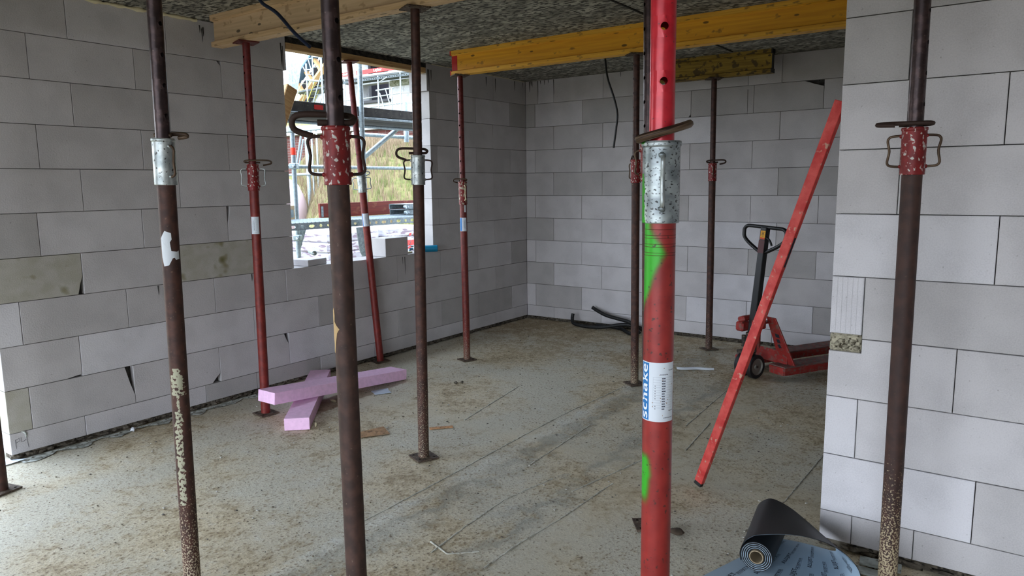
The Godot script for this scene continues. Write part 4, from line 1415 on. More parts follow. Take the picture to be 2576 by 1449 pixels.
	one("black_hose", st, hose, "black corrugated hose on the floor with its end bent upwards", "hose")
	st = tool()
	corrugated(st, rod([Vector3(0.915, 0.215, 0.10), Vector3(0.985, 0.185, 0.11), Vector3(1.10, 0.150, 0.13), Vector3(1.25, 0.128, 0.14), Vector3(1.38, 0.108, 0.15), Vector3(1.47, 0.06, 0.19), Vector3(1.52, 0.022, 0.215)], 8), 0.020)
	one("black_hose", st, hose, "black corrugated hose sticking up slantwise before the back wall", "hose")
	st = tool()
	corrugated(st, rod([Vector3(0.955, 0.022, 0.075), Vector3(1.10, 0.022, 0.08), Vector3(1.25, 0.020, 0.10), Vector3(1.36, 0.020, 0.20), Vector3(1.44, 0.020, 0.27), Vector3(1.53, 0.022, 0.28)], 8), 0.019)
	one("black_hose", st, hose, "black corrugated hose lying flat behind the other two", "hose")
	# red aluminium straightedge leaning against the cross wall
	var c0 := Vector3(3.372, 0.004, 3.428)
	var c1 := Vector3(3.985, 1.862, 3.560)
	var ax := (c1 - c0).normalized()
	var sd := ax.cross(Vector3(-0.32, 0, 0.95).normalized()).normalized()
	var lev := thing("straightedge", "red aluminium straightedge leaning against the end of the right wall", "straightedge", c0, Basis(sd, ax, sd.cross(ax)))
	var lt := mottled(128, 1024, 605, 0.012, Color(0.70, 0.15, 0.14), Color(0.80, 0.30, 0.27), 0.02, Color(0.74, 0.56, 0.48), 0.74, 0.09, 0.14)
	st = tool()
	var L := (c1 - c0).length()
	var poly := PackedVector2Array([Vector2(-0.024, -0.012), Vector2(0.024, -0.012), Vector2(0.024, 0.012), Vector2(-0.024, 0.012)])
	box(st, Vector3(0.046, L - 0.03, 0.026), Transform3D(Basis.IDENTITY, Vector3(0, L * 0.5 + 0.012, 0)), 0.002)
	part("bar", st, mapped(mat(Color.WHITE, 0.45, 0.1, lt), 7.0, 0.9), lev)
	st = tool()
	box(st, Vector3(0.043, 0.022, 0.024), Transform3D(Basis.IDENTITY, Vector3(0, 0.018, 0)), 0.002)
	part("end_cap", st, M.black_cap, lev)
	st = tool()
	box(st, Vector3(0.0012, 0.14, 0.012), Transform3D(Basis.IDENTITY, Vector3(0.0235, L * 0.66, 0)))
	part("dark_marking", st, M.ink, lev)
	# thin boards dropped at the foot of the right wall
	for e in [[Vector3(4.262, 0.012, 3.770), 0.10, Vector3(0.15, 0.010, 0.055), 0.12, "grey board scrap tilted against another at the foot of the right wall"], [Vector3(4.245, 0.006, 3.845), 0.02, Vector3(0.13, 0.010, 0.05), 0.0, "flat grey board scrap lying on the floor by the right wall"]]:
		st = tool()
		box(st, e[2], Transform3D(Basis(Vector3.UP, e[1]) * Basis(Vector3.RIGHT, e[3]), e[0]), 0.0015)
		one("board_scrap", st, world_mapped(mat(Color(0.62, 0.64, 0.62), 0.8, 0.0, mottled(64, 64, 606, 0.05, Color(0.75, 0.75, 0.72), Color(1, 1, 1), 0.1, Color(0.5, 0.46, 0.4), 0.7)), 3.0), e[4], "scrap", Transform3D.IDENTITY, "board scraps by the right wall")

func corrugated(st: SurfaceTool, pts: Array, r: float) -> void:
	# resample finely and swell every other ring
	var c := Curve3D.new()
	c.bake_interval = 0.004
	for p in pts:
		c.add_point(p)
	var L := c.get_baked_length()
	var out := []
	var rad := []
	var n := int(L / 0.006)
	for k in n + 1:
		out.append(c.sample_baked(L * k / n))
		rad.append(r if k % 2 == 0 else r * 0.86)
	tube(st, out, rad, 10)

# ------------------------------------------------------------------ hand pallet truck
func build_truck() -> void:
	var f := Vector3(0.50, 0, -0.866)
	var p := Vector3(-0.866, 0, -0.5)
	var S := Vector3(2.935, 0, 1.195)
	var red := world_mapped(mat(Color(1, 1, 1), 0.5, 0.1, mottled(256, 256, 701, 0.02, Color(0.54, 0.14, 0.125), Color(0.62, 0.20, 0.175), 0.035, Color(0.46, 0.36, 0.32), 0.66, 0.07)), 2.5)
	var dusty := world_mapped(mat(Color(1, 1, 1), 0.8, 0.0, mottled(256, 256, 702, 0.02, Color(0.40, 0.30, 0.28), Color(0.48, 0.38, 0.35), 0.035, Color(0.55, 0.20, 0.18), 0.68, 0.05)), 2.5)
	var black := mat(Color(0.035, 0.036, 0.04), 0.45)
	var grime := world_mapped(mat(Color(1, 1, 1), 0.7, 0.2, mottled(64, 64, 703, 0.05, Color(0.14, 0.12, 0.10), Color(0.24, 0.20, 0.17), 0.09, Color(0.38, 0.32, 0.26), 0.7)), 5.0)
	var root := thing("pallet_truck", "red hand pallet truck with black tiller behind the leaning straightedge", "pallet truck", S)
	var heel := Vector3(3.217, 0.0, 1.226) - S
	# forks
	for k in 2:
		var off: float = 0.08 + 0.38 * k
		var c := heel + p * off
		var st := tool()
		var bs := Basis(f, Vector3.UP, -p)
		box(st, Vector3(1.12, 0.012, 0.158), Transform3D(bs, c + f * 0.56 + Vector3(0, 0.112, 0)), 0.003)
		part("fork_top", st, dusty, root)
		st = tool()
		for s in [-1.0, 1.0]:
			box(st, Vector3(1.12, 0.055, 0.010), Transform3D(bs, c + f * 0.56 + p * 0.074 * s + Vector3(0, 0.080, 0)), 0.002)
		part("fork_side", st, red, root)
		st = tool()
		box(st, Vector3(0.012, 0.06, 0.15), Transform3D(bs, c + f * -0.005 + Vector3(0, 0.082, 0)), 0.002)
		part("fork_heel", st, red, root)
		# strut up to the pump
		st = tool()
		var lo := c + f * 0.10 + Vector3(0, 0.115, 0)
		var hi := Vector3(0, 0, 0) + f * 0.13 + p * (0.24 * (off - 0.27) / 0.19 * 0.35) + Vector3(0, 0.46, 0)
		var ax := (lo - hi).normalized()
		var sd := ax.cross(p).normalized()
		var m := Transform3D(Basis(p, ax, p.cross(ax)), hi)
		var L := (lo - hi).length()
		prism(st, PackedVector2Array([Vector2(-0.046, -0.02), Vector2(0.046, -0.02), Vector2(0.078, L), Vector2(-0.078, L)]), 0.012, m, 0.002)
		var foot := part("strut", st, red, root)
		st = tool()
		for q in 3:
			box(st, Vector3(0.040 - 0.006 * q, 0.030, 0.001), m * Transform3D(Basis(Vector3(0, 0, 1), 0.2 * q - 0.1), Vector3(-0.004 + 0.008 * q, 0.13 + 0.045 * q, 0.0008)))
		part("worn_marking", st, M.ink, foot)
	# wall of the frame between the forks
	var st := tool()
	var cc := heel + p * 0.27
	box(st, Vector3(0.012, 0.10, 0.40), Transform3D(Basis(f, Vector3.UP, -p), cc + f * 0.09 + Vector3(0, 0.16, 0)), 0.003)
	part("frame_plate", st, red, root)
	st = tool()
	box(st, Vector3(0.10, 0.014, 0.16), Transform3D(Basis(f, Vector3.UP, -p), f * 0.10 + Vector3(0, 0.44, 0)), 0.003)
	part("bracket_plate", st, red, root)
	# steering wheels, their axle turned towards the viewer
	var lat := Vector3(0.93, 0, 0.36).normalized()
	var fw := Vector3.UP.cross(lat)
	for s in [-1.0, 1.0]:
		var xf := Transform3D(Basis(fw, lat, fw.cross(lat)), lat * 0.055 * s + Vector3(0, 0.095, 0))
		st = tool()
		lathe(st, [Vector2(0.066, -0.022), Vector2(0.090, -0.022), Vector2(0.095, -0.016), Vector2(0.095, 0.016), Vector2(0.090, 0.022), Vector2(0.066, 0.022)], 32, xf)
		var wh := part("wheel", st, mat(Color(0.055, 0.06, 0.068), 0.6), root)
		st = tool()
		lathe(st, [Vector2(0.0, -0.018), Vector2(0.020, -0.018), Vector2(0.022, -0.012), Vector2(0.058, -0.012), Vector2(0.067, -0.021), Vector2(0.067, 0.021), Vector2(0.058, 0.012), Vector2(0.022, 0.012), Vector2(0.020, 0.018), Vector2(0.0, 0.018)], 28, xf)
		part("rim", st, mat(Color(0.48, 0.47, 0.44), 0.5, 0.5), wh)
	st = tool()
	tube(st, [lat * -0.08 + Vector3(0, 0.095, 0), lat * 0.08 + Vector3(0, 0.095, 0)], 0.010, 10)
	box(st, Vector3(0.07, 0.035, 0.055), Transform3D(Basis(lat, Vector3.UP, lat.cross(Vector3.UP)), Vector3(0, 0.19, 0)), 0.004)
	tube(st, [Vector3(0, 0.10, 0), Vector3(0, 0.20, 0)], 0.022, 12)
	part("steering_fork", st, grime, root)
	# pump
	st = tool()
	lathe(st, [Vector2(0.0, 0.20), Vector2(0.046, 0.20), Vector2(0.050, 0.205), Vector2(0.050, 0.235), Vector2(0.038, 0.24), Vector2(0.038, 0.30), Vector2(0.034, 0.305), Vector2(0.034, 0.36), Vector2(0.0, 0.36)], 24)
	tube(st, [lat * 0.05 + Vector3(0, 0.22, 0.02), lat * 0.05 + Vector3(0, 0.34, 0.02)], 0.016, 12)
	tube(st, [lat * -0.055 + Vector3(0, 0.24, 0.01), lat * -0.055 + Vector3(0, 0.33, 0.01)], 0.020, 12)
	box(st, Vector3(0.13, 0.025, 0.07), Transform3D(Basis(lat, Vector3.UP, lat.cross(Vector3.UP)), Vector3(-0.02, 0.205, 0.03)), 0.004)
	part("pump", st, grime, root)
	st = tool()
	var bl := Basis(lat, Vector3.UP, lat.cross(Vector3.UP))
	box(st, Vector3(0.075, 0.075, 0.10), Transform3D(bl, lat * -0.075 + Vector3(0, 0.400, 0.0)), 0.012)
	box(st, Vector3(0.075, 0.075, 0.10), Transform3D(bl, lat * 0.075 + Vector3(0, 0.435, 0.0)), 0.012)
	box(st, Vector3(0.065, 0.045, 0.10), Transform3D(bl * Basis(Vector3(0, 0, 1), 0.35), lat * -0.060 + Vector3(0, 0.462, 0.0)), 0.010)
	part("tiller_bracket", st, red, root)
	# tiller: tapered box shaft, loop handle, release lever
	var t0 := Vector3(0.012, 0.36, -0.01)
	var t1 := Vector3(0.072, 1.185, -0.045)
	var up := (t1 - t0).normalized()
	var lz := lat.cross(up).normalized()
	var tb := Basis(lz.cross(up) * -1.0, up, lz)
	var l2 := up.cross(lz).normalized()
	tb = Basis(l2, up, lz)
	var TL := (t1 - t0).length()
	st = tool()
	prism(st, PackedVector2Array([Vector2(-0.030, 0), Vector2(0.030, 0), Vector2(0.026, TL), Vector2(-0.026, TL)]), 0.05, Transform3D(tb, t0 + lz * 0.025), 0.004)
	part("tiller", st, black, root)
	st = tool()
	var hc := t1
	var loop := []
	for e in [[0.0, -0.205], [-0.055, -0.175], [-0.125, -0.130], [-0.165, -0.09], [-0.172, -0.05], [-0.170, -0.025], [-0.150, -0.004], [-0.110, 0.0], [0.0, 0.0], [0.110, 0.0], [0.150, -0.004], [0.170, -0.025], [0.172, -0.05], [0.165, -0.09], [0.125, -0.130], [0.055, -0.175], [0.0, -0.205]]:
		loop.append(hc + l2 * e[0] * 1.12 + up * e[1])
	tube(st, rod(loop, 3), 0.0145, 10)
	part("loop_handle", st, black, root)
	st = tool()
	tube(st, rod([hc + l2 * 0.02 + up * -0.075 + lz * 0.012, hc + l2 * 0.06 + up * -0.095 + lz * 0.012, hc + l2 * 0.085 + up * -0.135 + lz * 0.012], 4), 0.008, 8)
	part("release_lever", st, black, root)
	st = tool()
	box(st, Vector3(0.042, 0.066, 0.0015), Transform3D(tb, hc + up * -0.060 + lz * 0.0262 + l2 * 0.004))
	var lab := part("warning_label", st, mat(Color(0.86, 0.62, 0.10), 0.6), root)
	st = tool()
	box(st, Vector3(0.042, 0.014, 0.0016), Transform3D(tb, hc + up * -0.086 + lz * 0.0264 + l2 * 0.004))
	part("label_foot", st, mat(Color(0.75, 0.25, 0.08), 0.6), lab)
	st = tool()
	for q in 4:
		box(st, Vector3(0.026 - 0.006 * (q % 2), 0.004, 0.0018), Transform3D(tb, hc + up * (-0.038 - 0.010 * q) + lz * 0.0264 + l2 * 0.004))
	part("label_print", st, M.ink, lab)
	st = tool()
	box(st, Vector3(0.053, 0.10, 0.0015), Transform3D(tb, hc + up * -0.150 + lz * 0.0258))
	part("red_plate", st, mat(Color(0.28, 0.05, 0.05), 0.5), root)

# ------------------------------------------------------------------ roll of membrane
func build_roll() -> void:
	var c0 := Vector3(3.863, 0.064, 4.082)
	var c1 := Vector3(3.835, 0.064, 3.735)
	var ax := (c0 - c1).normalized()
	var L := (c0 - c1).length()
	var black := mat(Color(0.045, 0.047, 0.055), 0.55)
	var print_ := mat(Color(0.60, 0.68, 0.74), 0.5)
	var root := thing("membrane_roll", "roll of black membrane with pale printed inner side by the right wall", "membrane roll", c1 + Vector3(0, -0.064, 0))
	var o := -root.position
	var side := Vector3.UP.cross(ax).normalized()
	# wound layers: a spiral strip of real thickness, black outside and pale inside
	var turn := Transform3D(Basis(side, ax, side.cross(ax)), c1 + o)
	var st := tool()
	var prof := []
	for k in 9:
		var r := 0.0605 - 0.0037 * k
		prof.append(Vector2(r, L - 0.0016 * (k % 2) - 0.0006 * k))
		prof.append(Vector2(r - 0.0022, L - 0.0016 * (k % 2) - 0.0006 * k))
		prof.append(Vector2(r - 0.0024, L - 0.010))
		prof.append(Vector2(r - 0.0035, L - 0.010))
	prof.push_front(Vector2(0.0610, L - 0.001))
	prof.push_front(Vector2(0.0610, 0.0))
	lathe(st, prof, 40, turn)
	part("wound_layers", st, black, root)
	st = tool()
	for k in 4:
		var r := 0.0585 - 0.0074 * k
		lathe(st, [Vector2(r, L - 0.012), Vector2(r, L - 0.0008), Vector2(r - 0.0016, L - 0.0008), Vector2(r - 0.0016, L - 0.012)], 40, turn)
	part("pale_edges", st, print_, root)
	st = tool()
	lathe(st, [Vector2(0.0275, 0.0), Vector2(0.0275, L + 0.004), Vector2(0.0235, L + 0.004), Vector2(0.0235, 0.0)], 32, turn)
	part("cardboard_core", st, mat(Color(0.56, 0.50, 0.40), 0.85), root)
	# the loose length: off the roll over the top, round a bend on the right, back along the floor printed side up
	var N := [Vector3(3.803, 0.030, 4.082), Vector3(3.797, 0.062, 4.082), Vector3(3.811, 0.108, 4.082), Vector3(3.840, 0.141, 4.082), Vector3(3.878, 0.161, 4.082), Vector3(3.989, 0.193, 4.082), Vector3(4.085, 0.200, 4.082), Vector3(4.170, 0.182, 4.085), Vector3(4.226, 0.138, 4.088), Vector3(4.243, 0.090, 4.092), Vector3(4.234, 0.042, 4.105), Vector3(4.185, 0.012, 4.14), Vector3(4.06, 0.003, 4.205), Vector3(3.86, 0.0025, 4.265), Vector3(3.68, 0.0025, 4.30)]
	var F := [Vector3(3.772, 0.030, 3.737), Vector3(3.757, 0.066, 3.737), Vector3(3.762, 0.115, 3.737), Vector3(3.789, 0.150, 3.737), Vector3(3.828, 0.166, 3.737), Vector3(3.898, 0.150, 3.745), Vector3(3.970, 0.112, 3.752), Vector3(4.040, 0.070, 3.76), Vector3(4.085, 0.044, 3.768), Vector3(4.098, 0.026, 3.776), Vector3(4.080, 0.010, 3.757), Vector3(4.045, 0.004, 3.745), Vector3(3.985, 0.003, 3.742), Vector3(3.925, 0.0025, 3.745), Vector3(3.86, 0.0025, 3.76)]
	var nn := rod(N, 5)
	var ff := rod(F, 5)
	var rows := nn.size()
	var cols := 10
	var at := func(t: float, w: float) -> Vector3:
		var k: int = clampi(int(t), 0, rows - 2)
		var e := t - k
		return nn[k].lerp(nn[k + 1], e).lerp(ff[k].lerp(ff[k + 1], e), w) + o
	var nrm := func(t: float, w: float) -> Vector3:
		var a: Vector3 = at.call(minf(t + 0.3, rows - 1.001), w) - at.call(maxf(t - 0.3, 0.0), w)
		var b: Vector3 = at.call(t, minf(w + 0.05, 1.0)) - at.call(t, maxf(w - 0.05, 0.0))
		return a.cross(b).normalized()
	# which side of the strip is the outer one: up at the top of the bend
	var sgn: float = signf((nrm.call(25.0, 0.5) as Vector3).y)
	for layer in 2:
		st = tool()
		st.set_smooth_group(1)
		var off := (0.0009 if layer == 0 else -0.0009) * sgn
		for i in rows - 1:
			for j in cols:
				var ps := []
				for q in [[0, 0], [1, 0], [1, 1], [0, 1]]:
					var t := float(i + q[0])
					var w := float(j + q[1]) / cols
					ps.append(at.call(minf(t, rows - 1.001), w) + nrm.call(t, w) * off)
				quad(st, ps[0], ps[1], ps[2], ps[3])
		part("black_face" if layer == 0 else "printed_face", st, black if layer == 0 else print_, root)
	# lettering printed on the inner face, in rows across the strip
	var run := [0.0]
	for k in rows - 1:
		run.append(run[k] + ((nn[k] + ff[k]) * 0.5).distance_to((nn[k + 1] + ff[k + 1]) * 0.5))
	var to_t := func(s: float) -> float:
		for k in rows - 1:
			if s <= run[k + 1]:
				return k + (s - run[k]) / maxf(run[k + 1] - run[k], 1e-6)
		return rows - 1.001
	var big := tool()
	var small := tool()
	var frame := tool()
	var s0 := 0.26
	var row := 0
	while s0 < run[rows - 1] - 0.05:
		for half in 2:
			var wc := 0.24 + 0.5 * half + (0.25 if row % 2 == 1 else 0.0)
			if wc > 0.86:
				continue
			var put_at := func(p: Vector2, lift: float) -> Vector3:
				# text runs from the near edge to the far one, its top towards the roll's floor end
				var w := clampf(wc - 0.16 + p.x / 0.355, 0.004, 0.996)
				var t: float = to_t.call(s0 + p.y)
				return at.call(t, w) - nrm.call(t, w) * sgn * (0.0012 + lift)
			letters(big, "ALUJET", 0.0175, func(p: Vector2) -> Vector3: return put_at.call(p + Vector2(0.030, 0.003), 0.0), 0.85, 0.12, 800)
			letters(small, "ALUJET ALU", 0.0090, func(p: Vector2) -> Vector3: return put_at.call(p + Vector2(0.100, -0.004), 0.0), 0.9, 0.0, 700, "Droid Sans", 0.066)
			for e in [[-0.042, -0.0085, 0.042, -0.0073], [-0.042, 0.0073, 0.042, 0.0085], [-0.042, -0.0085, -0.0408, 0.0085], [0.0408, -0.0085, 0.042, 0.0085]]:
				var n := 8 if e[2] - e[0] > 0.02 else 1
				cell(frame, func(p: Vector2) -> Vector3: return put_at.call(p * Vector2(0.86, 0.86) + Vector2(0.100, -0.004), 0.0), e[0], e[1], e[2], e[3], n)
		s0 += 0.054
		row += 1
	var ink := mat(Color(0.10, 0.14, 0.20), 0.6)
	part("brand_lettering", big, ink, root)
	part("small_lettering", small, ink, root)
	part("lettering_frame", frame, ink, root).set_meta("kind", "stuff")

# ------------------------------------------------------------------ outside
func smooth(a: float, b: float, x: float) -> float:
	var t := clampf((x - a) / (b - a), 0.0, 1.0)
	return t * t * (3.0 - 2.0 * t)

func ground_height(x: float, z: float) -> float:
	var u := -0.76 * x - 0.65 * z
	var w := -z + 0.62 * x
	var far := smooth(11.0, 20.0, u)
	var bank := smooth(3.4, 9.5, u) * 2.75 * maxf(smooth(-2.3, -0.3, w), far)
	return -0.28 + bank + far * 1.6

func bars(st: SurfaceTool, z: float, list: Array, dz := 0.0) -> void:
	for e in list:
		tube(st, [Vector3(e[0], e[1], z), Vector3(e[2], e[3], z + dz)], e[4], 8)

func build_outside() -> void:
	var r := RandomNumberGenerator.new()
	r.seed = 81
	# ---- ground: level by the house, rising in a bank beyond
	var soil := world_mapped(mat(Color(1, 1, 1), 0.95, 0.0, mottled(512, 512, 801, 0.008, Color(0.40, 0.38, 0.22), Color(0.47, 0.41, 0.28), 0.03, Color(0.32, 0.36, 0.15), 0.56, 0.10, 0.15)), 0.25)
	var st := tool()
	st.set_smooth_group(1)
	var step := 0.8
	for i in 70:
		for j in 62:
			var x0 := -46.0 + step * i
			var z0 := -38.0 + step * j
			if x0 > -0.45 and x0 < 7.4 and z0 > -0.9 and z0 < 10.6:
				continue
			var x1 := x0 + step
			var z1 := z0 + step
			quad(st, Vector3(x0, ground_height(x0, z1), z1), Vector3(x1, ground_height(x1, z1), z1), Vector3(x1, ground_height(x1, z0), z0), Vector3(x0, ground_height(x0, z0), z0))
	var gr := part("ground", st, soil, self)
	gr.set_meta("kind", "structure")
	# ---- grass and dry weeds on the bank
	var blade := tool()
	blade.set_smooth_group(-1)
	for k in 5:
		var a := TAU * k / 5.0 + 0.4
		var d := Vector3(cos(a), 0, sin(a))
		var s := Vector3(-d.z, 0, d.x)
		var w := 0.009
		var p0 := d * 0.02
		var p1 := d * 0.07 + Vector3(0, 0.5, 0)
		var p2 := d * 0.20 + Vector3(0, 0.86 + 0.1 * (k % 2), 0)
		quad(blade, p0 - s * w, p0 + s * w, p1 + s * w * 0.8, p1 - s * w * 0.8)
		tri(blade, p1 - s * w * 0.8, p2, p1 + s * w * 0.8)
	var bm := mesh_of(blade)
	for kind in 2:
		var mm := MultiMesh.new()
		mm.transform_format = MultiMesh.TRANSFORM_3D
		mm.use_colors = true
		mm.mesh = bm
		var list := []
		var n := 40000 if kind == 0 else 36000
		for k in n:
			var u := r.randf_range(2.6, 13.5)
			var v := r.randf_range(-7.5, 5.0)
			var x := -0.76 * u + 0.65 * v
			var z := -0.65 * u - 0.76 * v
			if x > -1.9:
				continue
			var green := smooth(-1.0, 0.9, -z + 0.62 * x) * smooth(9.5, 6.5, u)
			if kind == 0 and u > 4.5 and r.randf() > 0.35 + 0.65 * green:
				continue
			if kind == 1 and r.randf() < green * 0.8:
				continue
			if kind == 1 and u < 4.2 and r.randf() < 0.6:
				continue
			list.append([x, z])
		mm.instance_count = list.size()
		for k in list.size():
			var x: float = list[k][0]
			var z: float = list[k][1]
			var s := r.randf_range(0.10, 0.22) if kind == 0 else r.randf_range(0.12, 0.34)
			mm.set_instance_transform(k, Transform3D(Basis(Vector3.UP, r.randf() * TAU).scaled(Vector3(s * 1.3, s, s * 1.3)), Vector3(x, ground_height(x, z) - 0.02, z)))
			var t := r.randf()
			if kind == 0:
				mm.set_instance_color(k, Color(0.075, 0.135, 0.022).lerp(Color(0.17, 0.17, 0.05), t))
			else:
				mm.set_instance_color(k, Color(0.13, 0.085, 0.045).lerp(Color(0.26, 0.19, 0.115), t))
		var mi := MultiMeshInstance3D.new()
		mi.name = "grass" if kind == 0 else "dry_weeds"
		mi.multimesh = mm
		var gm := mat(Color.WHITE, 0.8)
		gm.vertex_color_use_as_albedo = true
		gm.cull_mode = BaseMaterial3D.CULL_DISABLED
		mi.material_override = gm
		add_child(mi)
		mi.set_meta("kind", "stuff")
		tag(mi, "green grass growing on the bank outside the window" if kind == 0 else "tall dry brown weeds on the bank outside the window", "grass" if kind == 0 else "weeds")
	near_scaffold()
	pallets()
	far_buildings()

func deck_plank(called: String, label: String, x0: float, x1: float, z0: float, z1: float, y: float, slots: bool) -> void:
	# steel plank with a slotted side and a ribbed top
	var root := thing(called, label, "scaffold deck", Vector3((x0 + x1) * 0.5, y, (z0 + z1) * 0.5))
	var hx := (x1 - x0) * 0.5
	var hz := (z1 - z0) * 0.5
	var st := tool()
	box(st, Vector3(hx * 2 - 0.004, 0.004, hz * 2), Transform3D(Basis.IDENTITY, Vector3(0, -0.002, 0)))
	var k := -hz + 0.03
	while k < hz:
		box(st, Vector3(hx * 2 - 0.03, 0.003, 0.012), Transform3D(Basis.IDENTITY, Vector3(0, 0.0015, k)))
		k += 0.045
	part("deck_top", st, M.galv_far, root)
	st = tool()
	st.set_smooth_group(-1)
	var face := func(p: Vector2) -> Vector3: return Vector3(hx, p.y, -p.x)
	if slots:
		var a := -hz
		var i := 0
		while a < hz - 0.02:
			var b := minf(a + 0.105, hz)
			if b - a > 0.09:
				holed(st, face, a, -0.062, b, 0.0, (a + b) * 0.5, -0.033, 0.032 if i % 2 == 0 else 0.017, 0.015, 16)
			else:
				cell(st, face, a, -0.062, b, 0.0)
			a = b
			i += 1
	else:
		cell(st, face, -hz, -0.062, hz, 0.0)
	box(st, Vector3(0.004, 0.062, hz * 2), Transform3D(Basis.IDENTITY, Vector3(-hx, -0.031, 0)))
	box(st, Vector3(0.03, 0.003, hz * 2), Transform3D(Basis.IDENTITY, Vector3(hx - 0.015, -0.062, 0)))
	part("deck_rail", st, M.galv_far, root)

func clamp_at(st: SurfaceTool, p: Vector3) -> void:
	box(st, Vector3(0.075, 0.06, 0.075), Transform3D(Basis(Vector3.UP, 0.5), p), 0.008)
	tube(st, [p + Vector3(0.02, 0, 0.03), p + Vector3(0.07, -0.01, 0.05)], 0.010, 8)

func near_scaffold() -> void:
	var gv: Material = M.galv_far
	var grp := "tubes of the scaffold outside the window"
	var st := tool()
	var root := thing("scaffold_standard", "galvanised upright tube at the left side of the window with an orange band", "scaffold tube", Vector3(-1.40, -0.28, 2.09), Basis.IDENTITY, grp)
	tube(st, [Vector3.ZERO, Vector3(0, 5.6, 0)], 0.0242, 14)
	part("tube", st, gv, root)
	st = tool()
	for y in [2.02, 2.38, 1.30]:
		st = tool()
		clamp_at(st, Vector3(0, y, 0))
		part("coupler", st, gv, root)
	st = tool()
	lathe(st, [Vector2(0.0246, 2.13), Vector2(0.0252, 2.132), Vector2(0.0252, 2.20), Vector2(0.0246, 2.202)], 16)
	part("orange_band", st, mat(Color(0.95, 0.22, 0.10), 0.6), root)
	st = tool()
	prism(st, PackedVector2Array([Vector2(0.02, 1.16), Vector2(0.13, 1.42), Vector2(0.02, 1.42)]), 0.006, Transform3D(Basis(Vector3.UP, PI * 0.5), Vector3(0, 0, 0)), 0.0)
	part("gusset", st, gv, root)
	st = tool()
	prism(st, PackedVector2Array([Vector2(0.02, 2.72), Vector2(0.10, 2.78), Vector2(0.17, 3.06), Vector2(0.02, 3.06)]), 0.006, Transform3D(Basis(Vector3.UP, PI * 0.5), Vector3(0, 0, 0)), 0.0)
	part("gusset", st, gv, root)
	st = tool()
	root = thing("scaffold_standard", "galvanised upright tube behind the leaning red prop", "scaffold tube", Vector3(-0.60, -0.28, 1.90), Basis.IDENTITY, grp)
	tube(st, [Vector3.ZERO, Vector3(0, 5.6, 0)], 0.0242, 14)
	part("tube", st, gv, root)
	st = tool()
	prism(st, PackedVector2Array([Vector2(0.02, 1.05), Vector2(0.10, 1.20), Vector2(0.13, 1.42), Vector2(0.02, 1.42)]), 0.006, Transform3D(Basis(Vector3.UP, -PI * 0.5), Vector3(0, 0, 0)), 0.0)
	part("gusset", st, gv, root)
	st = tool()
	box(st, Vector3(0.002, 0.20, 0.03), Transform3D(Basis.IDENTITY, Vector3(0.026, 1.20, 0.0)))
	part("blue_sticker", st, mat(Color(0.05, 0.25, 0.55), 0.6), root)
	st = tool()
	root = thing("scaffold_standard", "short galvanised tube end right of the window brace", "scaffold tube", Vector3(-1.40, 2.04, 0.45), Basis.IDENTITY, grp)
	tube(st, [Vector3.ZERO, Vector3(0, 0.46, 0)], 0.030, 14)
	part("tube", st, gv, root)
	st = tool()
	lathe(st, [Vector2(0.020, 0.0), Vector2(0.0242, 0.0), Vector2(0.0242, -0.22), Vector2(0.020, -0.22), Vector2(0.020, 0.0)], 18, Transform3D(Basis(Vector3(0, 0, -1), -PI * 0.5).rotated(Vector3.UP, -0.5), Vector3(-1.24, 0.885, 2.07)))
	one("putlog_tube", st, gv, "open end of a short tube low at the left window edge", "scaffold tube", Transform3D.IDENTITY, grp)
	# ledgers
	for e in [[Vector3(-1.475, 1.737, 5.0), Vector3(-1.475, 1.737, -1.6), 0.019, "horizontal guard tube crossing the window at mid height"], [Vector3(-1.44, 2.10, 1.25), Vector3(-1.44, 2.10, -1.6), 0.022, "horizontal tube under the upper deck on the right"], [Vector3(-1.0, 2.130, 4.6), Vector3(-1.0, 2.150, -1.0), 0.016, "thin pale tube along the underside of the upper deck"]]:
		st = tool()
		tube(st, [e[0], e[1]], e[2], 12)
		one("scaffold_ledger", st, gv, e[3], "scaffold tube", Transform3D.IDENTITY, grp)
	st = tool()
	tube(st, [Vector3(-1.30, 2.20, 0.66), Vector3(-1.30, 1.80, 1.30)], 0.026, 12)
	one("scaffold_brace", st, gv, "slanting galvanised brace under the upper deck", "scaffold tube", Transform3D.IDENTITY, grp)
	# lower deck with its toe boards
	deck_plank("scaffold_deck", "slotted steel deck plank left part at sill height outside", -1.30, -0.66, 1.88, 4.45, 1.212, true)
	deck_plank("scaffold_deck", "slotted steel deck plank right part at sill height outside", -1.30, -0.66, -0.72, 1.86, 1.205, true)
	var redwood := mapped(mat(Color(1, 1, 1), 0.7, 0.0, wood(811, Color(0.52, 0.17, 0.10), Color(0.42, 0.12, 0.07), Color(0.55, 0.30, 0.20), 0.7, 0)), 0.5, 3.0)
	st = tool()
	box(st, Vector3(2.40, 0.15, 0.03), Transform3D.IDENTITY, 0.002)
	var t := one("toe_board", st, redwood, "red brown toe board along the outer edge of the lower deck", "board", Transform3D(Basis(Vector3.UP, PI * 0.5), Vector3(-1.375, 1.283, 0.62)))
	var bp := tool()
	box(bp, Vector3(0.03, 0.11, 0.034), Transform3D(Basis.IDENTITY, Vector3(-1.17, -0.01, 0)), 0.002)
	part("end_fitting", bp, gv, t)
	st = tool()
	box(st, Vector3(1.6, 0.14, 0.03), Transform3D.IDENTITY, 0.002)
	var t2 := one("toe_board", st, M.pine, "bare wooden toe board at the far left of the lower deck", "board", Transform3D(Basis(Vector3.UP, PI * 0.5), Vector3(-1.375, 1.278, 2.94)))
	bp = tool()
	box(bp, Vector3(0.05, 0.08, 0.034), Transform3D(Basis.IDENTITY, Vector3(0.76, -0.01, 0)), 0.002)
	part("end_fitting", bp, gv, t2)
